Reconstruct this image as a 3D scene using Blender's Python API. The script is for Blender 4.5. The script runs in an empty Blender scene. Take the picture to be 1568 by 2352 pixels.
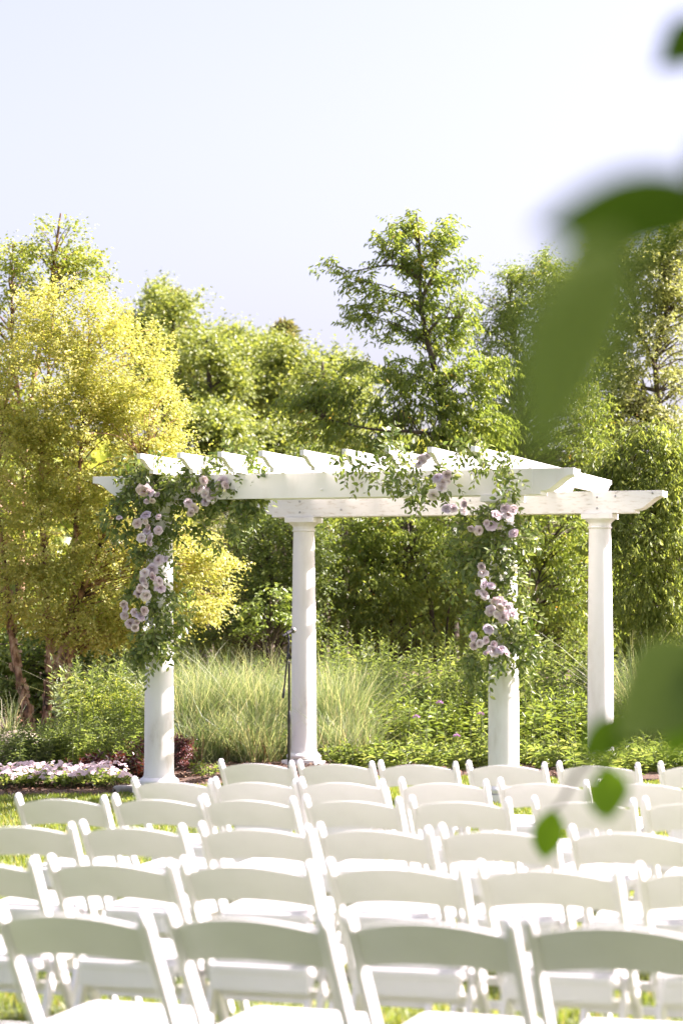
import bpy, math, random
import numpy as np
from mathutils import Vector, Matrix

# ------------------------------------------------------------------ camera, sky, sun, exposure
SC = bpy.context.scene
COL = SC.collection
F = 5500.0                      # focal length in units of a 1568 x 2352 picture
CAM_Z = 1.48
HORIZON = 1405.0
PITCH = math.atan((HORIZON - 1176.0) / F)
cd = bpy.data.cameras.new('camera')
cam = bpy.data.objects.new('camera', cd)
COL.objects.link(cam)
cam.location = (0, 0, CAM_Z)
cam.rotation_euler = (math.pi / 2 + PITCH, 0, 0)
cd.sensor_fit = 'VERTICAL'
cd.sensor_height = 36.0
cd.lens = F / 2352.0 * 36.0
cd.clip_start = 0.05
cd.clip_end = 5000
cd.dof.use_dof = True
cd.dof.focus_distance = 20.0
cd.dof.aperture_fstop = 2.9
SC.camera = cam

SUN_AZ, SUN_EL = math.radians(80), math.radians(42)
world = bpy.data.worlds.new('World')
SC.world = world
world.use_nodes = True
wn = world.node_tree
sky = wn.nodes.new('ShaderNodeTexSky')
sky.sky_type = 'NISHITA'
sky.sun_disc = False
sky.sun_elevation = SUN_EL
sky.sun_rotation = SUN_AZ
sky.air_density = 1.0
sky.dust_density = 4.0
sky.ozone_density = 1.3
bg = wn.nodes['Background']
hz = wn.nodes.new('ShaderNodeHueSaturation')
hz.inputs['Saturation'].default_value = 0.6
wn.links.new(sky.outputs[0], hz.inputs['Color'])
wn.links.new(hz.outputs[0], bg.inputs[0])
bg.inputs[1].default_value = 0.064
sl = bpy.data.lights.new('sun', 'SUN')
sun = bpy.data.objects.new('sun', sl)
COL.objects.link(sun)
sl.energy = 5.0
sl.angle = math.radians(0.55)
sl.color = (1.0, 0.95, 0.86)
sdir = Vector((math.sin(SUN_AZ) * math.cos(SUN_EL), math.cos(SUN_AZ) * math.cos(SUN_EL), math.sin(SUN_EL)))
sun.rotation_euler = (-sdir).to_track_quat('-Z', 'Y').to_euler()
sun.location = (8, 6, 12)
SC.view_settings.view_transform = 'Standard'
SC.view_settings.look = 'None'
SC.view_settings.gamma = 1.0
SC.view_settings.exposure = 2.22
SC.view_settings.use_curve_mapping = False
SC.view_settings.use_white_balance = True
SC.view_settings.white_balance_temperature = 6300
SC.view_settings.white_balance_tint = 29
SC.render.engine = 'CYCLES'
SC.cycles.use_denoising = True
SC.cycles.max_bounces = 10
SC.cycles.diffuse_bounces = 5
SC.cycles.transmission_bounces = 6

# ------------------------------------------------------------------ helpers
RNG = np.random.default_rng(7)
random.seed(7)
CP, SP = math.cos(PITCH), math.sin(PITCH)

def at(px, py, d):
    """point seen at (px,py) of the 1568x2352 picture, at the depth y = d"""
    x, y, z = (px - 784.0) / F, (1176.0 - py) / F, 1.0
    wy, wz = z * CP - y * SP, z * SP + y * CP
    return Vector((x / wy * d, d, CAM_Z + wz / wy * d))

def lawn_z(x, y):
    xx = np.clip(x, -5, 5); yy = np.clip(y, -6, 12.5)
    t = np.clip((np.asarray(y, float) - 12.5) / 6.5, 0, 1); t = t * t * (3 - 2 * t)
    return (0.018 * xx - 0.0089 * yy) * (1 - t) - 0.02 * t + 0.014 * np.clip((8.5 - np.asarray(y, float)) / 2.5, 0, 1)

def tag(o, label=None, cat=None, group=None, kind=None):
    if label: o['label'] = label
    if cat: o['category'] = cat
    if group: o['group'] = group
    if kind: o['kind'] = kind
    return o

def empty(name, loc=(0, 0, 0), rz=0.0):
    o = bpy.data.objects.new(name, None)
    o.empty_display_size = 0.05
    COL.objects.link(o)
    o.location = loc
    o.rotation_euler = (0, 0, rz)
    return o

def link(name, me, parent=None, world_space=True):
    o = bpy.data.objects.new(name, me)
    COL.objects.link(o)
    if parent is not None:
        o.parent = parent
        if world_space and parent.type == 'EMPTY':
            o.matrix_parent_inverse = Matrix.LocRotScale(parent.location, parent.rotation_euler, parent.scale).inverted()
    return o

def mesh_np(name, V, F4, mats, smooth=False, rnd=None, matidx=None):
    """V (n,3), F4 (m,4) or (m,3) int arrays -> mesh"""
    me = bpy.data.meshes.new(name)
    V = np.ascontiguousarray(V, np.float32); F4 = np.ascontiguousarray(F4, np.int32)
    k = F4.shape[1]
    me.vertices.add(len(V)); me.vertices.foreach_set('co', V.ravel())
    me.loops.add(F4.size); me.loops.foreach_set('vertex_index', F4.ravel())
    me.polygons.add(len(F4))
    me.polygons.foreach_set('loop_start', np.arange(0, F4.size, k, dtype=np.int32))
    me.polygons.foreach_set('loop_total', np.full(len(F4), k, np.int32))
    if smooth: me.polygons.foreach_set('use_smooth', np.ones(len(F4), bool))
    if matidx is not None: me.polygons.foreach_set('material_index', np.ascontiguousarray(matidx, np.int32))
    if rnd is not None:
        a = me.attributes.new('rnd', 'FLOAT', 'POINT'); a.data.foreach_set('value', np.ascontiguousarray(rnd, np.float32))
    for m in (mats if isinstance(mats, (list, tuple)) else [mats]): me.materials.append(m)
    me.update(calc_edges=True)
    return me

class MB:
    """collects pieces, builds ONE mesh"""
    def __init__(s): s.v, s.f, s.mi, s.cur = [], [], [], 0
    def add(s, vs, fs):
        o = len(s.v); s.v += [tuple(v) for v in vs]; s.f += [tuple(i + o for i in f) for f in fs]; s.mi += [s.cur] * len(fs)
    def box(s, c, h, M=None):
        c = Vector(c); pts = []
        for z in (-1, 1):
            for (x, y) in ((-1, -1), (1, -1), (1, 1), (-1, 1)):
                p = Vector((x * h[0], y * h[1], z * h[2])); pts.append(c + (M @ p if M else p))
        s.add(pts, [(0, 3, 2, 1), (4, 5, 6, 7), (0, 1, 5, 4), (1, 2, 6, 5), (2, 3, 7, 6), (3, 0, 4, 7)])
    def prism(s, prof, y0, y1, fn):
        """prof = closed 2-D outline (a,b) counter clockwise; fn(a,b,y) -> point"""
        n = len(prof)
        vs = [fn(a, b, y0) for a, b in prof] + [fn(a, b, y1) for a, b in prof]
        fs = [tuple(range(n))[::-1], tuple(range(n, 2 * n))]
        fs += [(i, (i + 1) % n, n + (i + 1) % n, n + i) for i in range(n)]
        s.add(vs, fs)
    def lathe(s, prof, c, n=24, cap=True):
        c = Vector(c); vs, fs = [], []
        for r, z in prof:
            for k in range(n):
                a = 2 * math.pi * k / n; vs.append(c + Vector((r * math.cos(a), r * math.sin(a), z)))
        for i in range(len(prof) - 1):
            for k in range(n):
                fs.append((i * n + k, i * n + (k + 1) % n, (i + 1) * n + (k + 1) % n, (i + 1) * n + k))
        if cap:
            fs.append(tuple(range(n))[::-1]); fs.append(tuple(range((len(prof) - 1) * n, len(prof) * n)))
        s.add(vs, fs)
    def tube(s, pts, rad, n=6, sq=None):
        pts = [Vector(p) for p in pts]
        if not hasattr(rad, '__len__'): rad = [rad] * len(pts)
        vs, fs = [], []
        up = Vector((0, 0, 1))
        for i, p in enumerate(pts):
            t = (pts[min(i + 1, len(pts) - 1)] - pts[max(i - 1, 0)]).normalized()
            a = t.cross(up)
            if a.length < 0.05: a = t.cross(Vector((1, 0, 0)))
            a.normalize(); b = t.cross(a)
            for k in range(n):
                w = 2 * math.pi * k / n
                vs.append(p + float(rad[i]) * (math.cos(w) * a + math.sin(w) * b))
        for i in range(len(pts) - 1):
            for k in range(n):
                fs.append((i * n + k, i * n + (k + 1) % n, (i + 1) * n + (k + 1) % n, (i + 1) * n + k))
        fs.append(tuple(range(n))); fs.append(tuple(range((len(pts) - 1) * n, len(pts) * n))[::-1])
        s.add(vs, fs)
    def mesh(s, name, mats, smooth=False, bevel=0, angle=40):
        me = bpy.data.meshes.new(name)
        me.from_pydata(s.v, [], s.f)
        for m in (mats if isinstance(mats, (list, tuple)) else [mats]): me.materials.append(m)
        me.polygons.foreach_set('material_index', s.mi)
        import bmesh
        bm = bmesh.new(); bm.from_mesh(me)
        bmesh.ops.recalc_face_normals(bm, faces=bm.faces)
        if bevel:
            es = [e for e in bm.edges if len(e.link_faces) == 2 and e.calc_face_angle(0) > math.radians(35)]
            bmesh.ops.bevel(bm, geom=es, offset=bevel, segments=2, affect='EDGES', profile=0.6, clamp_overlap=True)
        for f in bm.faces: f.smooth = smooth
        if smooth:
            for e in bm.edges:
                if len(e.link_faces) == 2 and e.calc_face_angle(0) > math.radians(angle): e.smooth = False
        bm.to_mesh(me); bm.free()
        return me
    def build(s, name, mats, parent=None, smooth=False, bevel=0, angle=40):
        return link(name, s.mesh(name, mats, smooth, bevel, angle), parent)

def catmull(P, n=6):
    P = [Vector(p) for p in P]; Q = [P[0] * 2 - P[1]] + P + [P[-1] * 2 - P[-2]]; out = []
    for i in range(1, len(Q) - 2):
        for k in range(n):
            t = k / n; a, b, c, d = Q[i - 1], Q[i], Q[i + 1], Q[i + 2]
            out.append(0.5 * ((2 * b) + (c - a) * t + (2 * a - 5 * b + 4 * c - d) * t * t + (3 * b - a - 3 * c + d) * t ** 3))
    out.append(P[-1]); return out

# ------------------------------------------------------------------ materials
def nodes(name):
    m = bpy.data.materials.new(name); m.use_nodes = True
    nt = m.node_tree; return m, nt, nt.nodes['Principled BSDF']
def N(nt, t, **kw):
    n = nt.nodes.new(t)
    for k, v in kw.items(): setattr(n, k, v)
    return n
def ramp(nt, stops, fac):
    r = N(nt, 'ShaderNodeValToRGB'); e = r.color_ramp.elements
    while len(e) < len(stops): e.new(0.5)
    for i, (p, c) in enumerate(stops):
        e[i].position = p; e[i].color = (c[0], c[1], c[2], 1)
    nt.links.new(fac, r.inputs[0]); return r.outputs[0]
def noise(nt, scale, detail=4, rough=0.6, coord='Object', stretch=None):
    tc = N(nt, 'ShaderNodeTexCoord'); n = N(nt, 'ShaderNodeTexNoise')
    n.inputs['Scale'].default_value = scale; n.inputs['Detail'].default_value = detail; n.inputs['Roughness'].default_value = rough
    src = tc.outputs[coord]
    if stretch:
        mp = N(nt, 'ShaderNodeMapping'); mp.inputs['Scale'].default_value = stretch; nt.links.new(src, mp.inputs[0]); src = mp.outputs[0]
    nt.links.new(src, n.inputs['Vector']); return n.outputs['Fac']
def bump(nt, bsdf, fac, strength=0.3, dist=0.01):
    b = N(nt, 'ShaderNodeBump'); b.inputs['Strength'].default_value = strength; b.inputs['Distance'].default_value = dist
    nt.links.new(fac, b.inputs['Height']); nt.links.new(b.outputs[0], bsdf.inputs['Normal'])

def surf(name, stops, scale=6, rough=0.6, detail=5, bmp=0.2, dist=0.005, stretch=None, spec=0.5, metal=0.0):
    m, nt, b = nodes(name)
    f = noise(nt, scale, detail, 0.6, 'Object', stretch)
    nt.links.new(ramp(nt, stops, f), b.inputs['Base Color'])
    b.inputs['Roughness'].default_value = rough; b.inputs['Specular IOR Level'].default_value = spec; b.inputs['Metallic'].default_value = metal
    if bmp: bump(nt, b, f, bmp, dist)
    return m

GREEN = {'birch_leaf': 1.3, 'far_leaf': 1.45, 'lance_leaf': 1.6, 'grey_green_leaf': 1.5, 'dark_leaf': 1.6, 'olive_leaf': 1.6, 'fresh_leaf': 1.0, 'perennial_leaf': 1.3, 'spruce_needle': 1.4, 'lawn_grass': 1.25, 'striped_grass': 0.98, 'mound_leaf': 1.3, 'garland_leaf': 1.3, 'weeping_leaf': 1.05}
def leafmat(name, stops, trans, tcol=1.6, rough=0.42, spec=0.45):
    k_ = GREEN.get(name, 1.0)
    if k_ != 1.0: stops = [(p, (c[0] * k_ * 1.06, c[1] * k_, c[2] * k_)) for p, c in stops]; trans += 0.12
    """leaf: per-leaf colour from the 'rnd' attribute; part of the light passes through"""
    m, nt, b = nodes(name)
    at_ = N(nt, 'ShaderNodeAttribute', attribute_name='rnd')
    c = ramp(nt, stops, at_.outputs['Fac'])
    nt.links.new(c, b.inputs['Base Color'])
    b.inputs['Roughness'].default_value = rough; b.inputs['Specular IOR Level'].default_value = spec
    tr = N(nt, 'ShaderNodeBsdfTranslucent')
    mx = N(nt, 'ShaderNodeMix', data_type='RGBA', blend_type='MULTIPLY'); mx.inputs[0].default_value = 1.0
    nt.links.new(c, mx.inputs[6]); mx.inputs[7].default_value = (tcol * 1.05, tcol * 1.0, tcol * 0.55, 1)
    nt.links.new(mx.outputs[2], tr.inputs['Color'])
    ms = N(nt, 'ShaderNodeMixShader'); ms.inputs[0].default_value = trans
    nt.links.new(b.outputs[0], ms.inputs[1]); nt.links.new(tr.outputs[0], ms.inputs[2])
    nt.links.new(ms.outputs[0], nt.nodes['Material Output'].inputs['Surface'])
    return m

def objleaf(name, a, b_, trans=0.3, rough=0.4, spec=0.5):
    """leaf as an object of its own: colour varies by object"""
    m, nt, b = nodes(name)
    oi = N(nt, 'ShaderNodeObjectInfo')
    c = ramp(nt, [(0, a), (1, b_)], oi.outputs['Random'])
    nt.links.new(c, b.inputs['Base Color']); b.inputs['Roughness'].default_value = rough; b.inputs['Specular IOR Level'].default_value = spec
    tr = N(nt, 'ShaderNodeBsdfTranslucent')
    mx = N(nt, 'ShaderNodeMix', data_type='RGBA', blend_type='MULTIPLY'); mx.inputs[0].default_value = 1.0
    nt.links.new(c, mx.inputs[6]); mx.inputs[7].default_value = (1.9, 1.8, 0.8, 1); nt.links.new(mx.outputs[2], tr.inputs['Color'])
    ms = N(nt, 'ShaderNodeMixShader'); ms.inputs[0].default_value = trans
    nt.links.new(b.outputs[0], ms.inputs[1]); nt.links.new(tr.outputs[0], ms.inputs[2])
    nt.links.new(ms.outputs[0], nt.nodes['Material Output'].inputs['Surface'])
    return m

M = {}
M['paint'] = surf('white_paint', [(0.27, (0.60, 0.57, 0.50)), (0.36, (0.74, 0.72, 0.67)), (0.46, (0.80, 0.79, 0.75)), (0.7, (0.83, 0.82, 0.79))], 4.5, 0.5, 10, 0.08, 0.002, (1, 1, .35))
M['board'] = surf('weathered_white_board', [(0.24, (0.30, 0.26, 0.21)), (0.34, (0.66, 0.62, 0.55)), (0.46, (0.79, 0.77, 0.72)), (0.8, (0.82, 0.81, 0.78))], 5.0, 0.6, 8, 0.12, 0.003, (1.2, 6.0, 9.0))
M['resin'] = surf('white_resin', [(0.3, (0.79, 0.78, 0.755)), (0.7, (0.83, 0.82, 0.80))], 9, 0.38, 4, 0.03, 0.001)
M['vinyl'] = surf('white_vinyl', [(0.3, (0.80, 0.79, 0.77)), (0.7, (0.84, 0.83, 0.81))], 14, 0.45, 4, 0.05, 0.001)
M['steel'] = surf('galvanised_bolt', [(0.3, (0.30, 0.29, 0.28)), (0.7, (0.5, 0.49, 0.47))], 60, 0.45, 2, 0, metal=0.7)
M['black'] = surf('black_metal', [(0.3, (0.012, 0.011, 0.010)), (0.7, (0.03, 0.026, 0.022))], 30, 0.3, 2, 0)
M['rubber'] = surf('black_plastic', [(0.3, (0.010, 0.010, 0.012)), (0.7, (0.022, 0.022, 0.025))], 30, 0.55, 2, 0)
M['mesh'] = surf('microphone_mesh', [(0.4, (0.06, 0.06, 0.06)), (0.6, (0.5, 0.48, 0.46))], 900, 0.35, 1, 0, metal=0.8)
M['bark'] = surf('birch_bark', [(0.36, (0.03, 0.015, 0.008)), (0.46, (0.15, 0.075, 0.035)), (0.54, (0.34, 0.19, 0.095)), (0.66, (0.56, 0.40, 0.26))], 14, 0.75, 8, 0.8, 0.03, (1, 1, 0.45))
M['flake'] = surf('peeling_bark', [(0.3, (0.22, 0.11, 0.05)), (0.6, (0.5, 0.34, 0.21)), (0.8, (0.6, 0.46, 0.33))], 14, 0.7, 4, 0.1)
M['wood'] = surf('grey_brown_bark', [(0.3, (0.03, 0.022, 0.015)), (0.6, (0.10, 0.075, 0.05)), (0.8, (0.17, 0.13, 0.09))], 14, 0.85, 6, 0.6, 0.02, (1, 1, 0.3))
M['stem'] = surf('green_stem', [(0.3, (0.06, 0.08, 0.03)), (0.7, (0.12, 0.14, 0.05))], 20, 0.6, 2, 0)
M['vine'] = surf('brown_vine', [(0.3, (0.07, 0.05, 0.025)), (0.7, (0.13, 0.12, 0.05))], 20, 0.6, 2, 0)
M['rock'] = surf('tan_rock', [(0.25, (0.13, 0.11, 0.07)), (0.5, (0.26, 0.215, 0.145)), (0.8, (0.36, 0.31, 0.23))], 5, 0.85, 10, 0.5, 0.03)
M['stone'] = surf('grey_stone', [(0.25, (0.16, 0.15, 0.13)), (0.5, (0.32, 0.30, 0.26)), (0.8, (0.45, 0.43, 0.38))], 9, 0.9, 10, 0.6, 0.02)
M['mulch'] = surf('bark_mulch', [(0.3, (0.03, 0.018, 0.011)), (0.5, (0.085, 0.048, 0.027)), (0.75, (0.16, 0.10, 0.06))], 26, 0.9, 10, 1.0, 0.03)
M['soil'] = surf('lawn_soil', [(0.3, (0.05, 0.07, 0.018)), (0.5, (0.085, 0.11, 0.03)), (0.75, (0.13, 0.14, 0.045))], 3.0, 0.95, 10, 0.6, 0.02)
M['chip'] = leafmat('mulch_chip', [(0, (0.05, 0.025, 0.012)), (0.6, (0.18, 0.095, 0.05)), (1, (0.32, 0.21, 0.12))], 0.0, rough=0.85)
M['grass'] = leafmat('lawn_grass', [(0, (0.07, 0.11, 0.018)), (0.6, (0.13, 0.18, 0.03)), (0.92, (0.20, 0.22, 0.05)), (1, (0.33, 0.28, 0.12))], 0.35)
M['gold'] = leafmat('gold_leaf', [(0, (0.22, 0.28, 0.055)), (0.35, (0.37, 0.40, 0.095)), (0.8, (0.49, 0.47, 0.145)), (1, (0.56, 0.49, 0.18))], 0.54, 1.35)
M['birch'] = leafmat('birch_leaf', [(0, (0.10, 0.15, 0.022)), (0.6, (0.17, 0.22, 0.035)), (1, (0.27, 0.29, 0.05))], 0.36)
M['far'] = leafmat('far_leaf', [(0, (0.075, 0.11, 0.025)), (0.6, (0.13, 0.17, 0.035)), (1, (0.20, 0.23, 0.05))], 0.32)
M['spruce'] = leafmat('spruce_needle', [(0, (0.10, 0.12, 0.045)), (0.6, (0.16, 0.17, 0.065)), (1, (0.24, 0.21, 0.09))], 0.15)
M['peach'] = leafmat('lance_leaf', [(0, (0.065, 0.105, 0.02)), (0.6, (0.115, 0.165, 0.03)), (0.93, (0.19, 0.23, 0.05)), (1, (0.36, 0.20, 0.045))], 0.32, rough=0.33, spec=0.6)
M['silver'] = leafmat('grey_green_leaf', [(0, (0.10, 0.13, 0.045)), (0.6, (0.18, 0.21, 0.08)), (1, (0.29, 0.32, 0.14))], 0.34, rough=0.38)
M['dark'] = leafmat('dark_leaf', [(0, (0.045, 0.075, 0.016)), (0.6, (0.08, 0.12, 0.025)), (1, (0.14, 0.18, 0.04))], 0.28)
M['bush'] = leafmat('olive_leaf', [(0, (0.08, 0.10, 0.03)), (0.6, (0.13, 0.15, 0.045)), (1, (0.20, 0.21, 0.07))], 0.28)
M['fresh'] = leafmat('fresh_leaf', [(0, (0.11, 0.17, 0.03)), (0.6, (0.18, 0.25, 0.045)), (1, (0.28, 0.34, 0.08))], 0.36)
M['weep'] = leafmat('weeping_leaf', [(0, (0.10, 0.15, 0.03)), (0.6, (0.17, 0.23, 0.05)), (1, (0.27, 0.32, 0.09))], 0.38)
M['peren'] = leafmat('perennial_leaf', [(0, (0.075, 0.12, 0.03)), (0.6, (0.13, 0.19, 0.05)), (1, (0.22, 0.27, 0.09))], 0.32)
M['sage'] = leafmat('sage_leaf', [(0, (0.13, 0.17, 0.08)), (0.6, (0.20, 0.25, 0.12)), (1, (0.30, 0.34, 0.18))], 0.28)
M['mound'] = leafmat('mound_leaf', [(0, (0.05, 0.085, 0.03)), (0.6, (0.085, 0.13, 0.045)), (1, (0.14, 0.19, 0.07))], 0.25)
M['tallgrass'] = leafmat('striped_grass', [(0, (0.07, 0.13, 0.04)), (0.45, (0.17, 0.245, 0.11)), (0.8, (0.32, 0.38, 0.22)), (1, (0.48, 0.48, 0.34))], 0.3)
M['straw'] = leafmat('straw', [(0, (0.16, 0.10, 0.05)), (0.6, (0.28, 0.18, 0.09)), (1, (0.38, 0.26, 0.14))], 0.2)
M['maroon'] = leafmat('maroon_leaf', [(0, (0.030, 0.008, 0.008)), (0.6, (0.065, 0.016, 0.014)), (0.9, (0.12, 0.035, 0.02)), (1, (0.16, 0.12, 0.03))], 0.2)
M['barberry'] = leafmat('barberry_leaf', [(0, (0.045, 0.012, 0.012)), (0.6, (0.11, 0.027, 0.024)), (0.93, (0.20, 0.06, 0.045)), (1, (0.34, 0.18, 0.05))], 0.28)
M['petalp'] = leafmat('pink_petal', [(0, (0.66, 0.46, 0.54)), (0.5, (0.74, 0.60, 0.65)), (1, (0.80, 0.74, 0.74))], 0.3, 1.0, 0.6, 0.2)
M['white_petal'] = leafmat('white_petal', [(0, (0.74, 0.73, 0.60)), (1, (0.82, 0.81, 0.74))], 0.3, 1.0, 0.6, 0.2)
M['verbena'] = leafmat('verbena_petal', [(0, (0.36, 0.20, 0.42)), (1, (0.52, 0.33, 0.55))], 0.2, 1.0, 0.6, 0.2)
M['gleaf'] = leafmat('garland_leaf', [(0, (0.05, 0.085, 0.018)), (0.5, (0.09, 0.135, 0.03)), (0.85, (0.16, 0.21, 0.055)), (1, (0.22, 0.27, 0.11))], 0.26, 1.7, 0.4)
M['gleafo'] = objleaf('garland_leaf_single', (0.06, 0.105, 0.02), (0.21, 0.27, 0.085), 0.32)
M['nleafo'] = objleaf('near_leaf', (0.055, 0.12, 0.009), (0.08, 0.15, 0.016), 0.34, 0.8, 0.06)
M['nleafm'] = objleaf('near_leaf_mid', (0.12, 0.235, 0.016), (0.14, 0.26, 0.026), 0.38, 0.75, 0.08)  # near_leaf with its colour lightened to offset the crown's shade
M['nleaf_lit'] = objleaf('near_leaf_lit', (0.16, 0.23, 0.07), (0.18, 0.25, 0.075), 0.36, 0.7, 0.1)  # sunlit copy of near_leaf: light on the leaf put into its colour
M['nleaf'] = leafmat('near_crown_leaf', [(0, (0.05, 0.09, 0.012)), (1, (0.09, 0.14, 0.025))], 0.42)

def rosemat(name, a, b_, c_):
    m, nt, b = nodes(name)
    oi = N(nt, 'ShaderNodeObjectInfo'); g = N(nt, 'ShaderNodeAttribute', attribute_name='rnd')
    c1 = ramp(nt, [(0, a), (0.5, b_), (1, c_)], oi.outputs['Random'])
    c2 = ramp(nt, [(0, (0.60, 0.42, 0.40)), (0.45, (0.84, 0.76, 0.76)), (1, (1.08, 1.08, 1.08))], g.outputs['Fac'])  # petal bases and inner petals darkened: crevice shade put into the colour
    mx = N(nt, 'ShaderNodeMix', data_type='RGBA', blend_type='MULTIPLY'); mx.inputs[0].default_value = 1.0
    nt.links.new(c1, mx.inputs[6]); nt.links.new(c2, mx.inputs[7]); nt.links.new(mx.outputs[2], b.inputs['Base Color'])
    b.inputs['Roughness'].default_value = 0.65; b.inputs['Specular IOR Level'].default_value = 0.2
    tr = N(nt, 'ShaderNodeBsdfTranslucent'); nt.links.new(mx.outputs[2], tr.inputs['Color'])
    ms = N(nt, 'ShaderNodeMixShader'); ms.inputs[0].default_value = 0.25
    nt.links.new(b.outputs[0], ms.inputs[1]); nt.links.new(tr.outputs[0], ms.inputs[2]); nt.links.new(ms.outputs[0], nt.nodes['Material Output'].inputs['Surface'])
    return m
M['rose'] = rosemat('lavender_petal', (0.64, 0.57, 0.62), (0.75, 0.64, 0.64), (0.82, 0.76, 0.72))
M['stamen'] = surf('orange_stamen', [(0.3, (0.30, 0.13, 0.03)), (0.7, (0.48, 0.25, 0.06))], 80, 0.7, 2, 0)

# ------------------------------------------------------------------ leaves
T_OVAL = np.array([(0, 0, 0), (-0.42, 0.28, 0.07), (-0.40, 0.62, 0.05), (0, 1.0, -0.10), (0.40, 0.62, 0.05), (0.42, 0.28, 0.07)])
T_LANCE = np.array([(0, 0, 0), (-0.45, 0.30, 0.10), (-0.34, 0.68, 0.04), (0, 1.0, -0.22), (0.34, 0.68, 0.04), (0.45, 0.30, 0.10)])
LF = np.array([(0, 5, 4, 3), (0, 3, 2, 1)])

def unit(a): return a / np.maximum(np.linalg.norm(a, axis=-1, keepdims=True), 1e-9)

def leaf_cloud(pos, axis, nrm, length, ratio, T=T_OVAL):
    axis = unit(axis); side = unit(np.cross(axis, nrm)); nn = np.cross(side, axis)
    n = len(pos); L = np.broadcast_to(length, (n,))[:, None, None]
    t = T[None]; W = ratio
    V = pos[:, None, :] + L * (t[..., 0:1] * W * side[:, None, :] + t[..., 1:2] * axis[:, None, :] + t[..., 2:3] * nn[:, None, :])
    k = len(T)
    Fc = (LF[None] + (np.arange(n) * k)[:, None, None]).reshape(-1, 4)
    return V.reshape(-1, 3), Fc, np.repeat(RNG.random(n), k)

def rv(n, s=1.0): return RNG.normal(0, s, (n, 3))

def sample_ells(ells, n, shell, thin=0.0, tscale=1.0):
    """cluster centres in a union of ellipsoids (cx,cy,rx,ry,depth,rdepth,weight given in picture units, turned into metres)"""
    E = []
    for e in ells:
        cx, cy, rx, ry, d = e[:5]; rd = e[5] if len(e) > 5 else None
        c = np.array(at(cx, cy, d)); s = d / F
        E.append((c, np.array([rx * s, rd if rd else 0.5 * (rx + ry) * s, ry * s])))
    vol = np.array([np.prod(r) ** (2 / 3) for _, r in E]); cnt = np.maximum(1, (n * vol / vol.sum()).astype(int))
    out = []
    for (c, r), k in zip(E, cnt):
        u = unit(rv(k)); rad = RNG.random(k) ** (1 / 3.0); rad = shell + (1 - shell) * rad
        out.append(c + u * rad[:, None] * r)
    P = np.vstack(out); P[:, 2] = np.maximum(P[:, 2], 0.08)
    if thin:      # open gaps: drop clusters where a slow wave is low
        q = P * (5.2 / tscale) + RNG.random(3) * 20
        f = np.sin(q[:, 0] + 1.7 * np.sin(q[:, 2] * .7)) * np.sin(q[:, 2] * 1.1 + 1.3 * np.sin(q[:, 1] * .8)) + 0.6 * np.sin(q[:, 1] + q[:, 0] * .6)
        P = P[f > np.quantile(f, thin)]
    return P, E

def foliage(cl, centre, per, R, length, ratio, droop, T=T_OVAL, flat=0.6, updir=0.6, spray=0.5, rise=0.25):
    """leafy twigs round cluster centres: K side twigs each, leaves set alternately along them"""
    K = max(3, per // 8); m = per // K; nc = len(cl)
    out = unit(cl - centre + rv(nc, 0.3)); out[:, 2] = out[:, 2] * 0.5 + rise; out = unit(out)
    tw = unit(np.repeat(out, K, 0) + rv(nc * K, 0.55) * np.array([1, 1, flat + .2]))
    L = R * (1.0 + 1.5 * RNG.random(nc * K))
    st = np.repeat(cl, K, 0) + rv(nc * K) * R * np.array([.42, .42, .42 * flat]) - tw * (L * .35)[:, None]
    n = nc * K * m
    t = np.tile((np.arange(m) + .5) / m, nc * K) + RNG.normal(0, .04, n)
    ti = np.repeat(np.arange(nc * K), m); d = tw[ti]; Lr = L[ti]
    p = st[ti] + d * (t * Lr)[:, None]; p[:, 2] -= droop * .35 * Lr * t * t
    sd = unit(np.cross(d, rv(n, .5) + np.array([0, 0, 1]))) * np.where(np.arange(n) % 2 == 0, 1, -1)[:, None]
    ax = unit(d * .6 + sd * .75 + rv(n, .28)); ax[:, 2] -= droop * .95
    nr = rv(n, 0.5) + np.array([0.45, -0.45, 0.9]) * updir + d * 0.2
    return leaf_cloud(p, ax, nr, length * (0.6 + 0.6 * RNG.random(n)) * (1.1 - .35 * t), ratio, T)

def branches(mb, stems, cl, frac, r0=0.014, r1=0.004, seg=4, sag=0.0):
    pts = np.vstack([np.array([tuple(p) for p in s]) for s in stems])
    for c in cl[RNG.random(len(cl)) < frac]:
        d = np.linalg.norm(pts - c, axis=1) + np.maximum(0, pts[:, 2] - c[2] + 0.25) * 2.5
        a = pts[np.argmin(d)]; v = c - a; L = np.linalg.norm(v)
        if L < 0.05: continue
        mid = a + v * 0.5 + np.array([0, 0, 0.10 * L - sag * L]) + rv(1, 0.05 * L)[0]
        q = catmull([a, mid, c], 3)
        mb.tube(q, np.linspace(min(r0, 0.006 + 0.012 * L), min(r1, r0 * .4), len(q)), 4)

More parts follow.
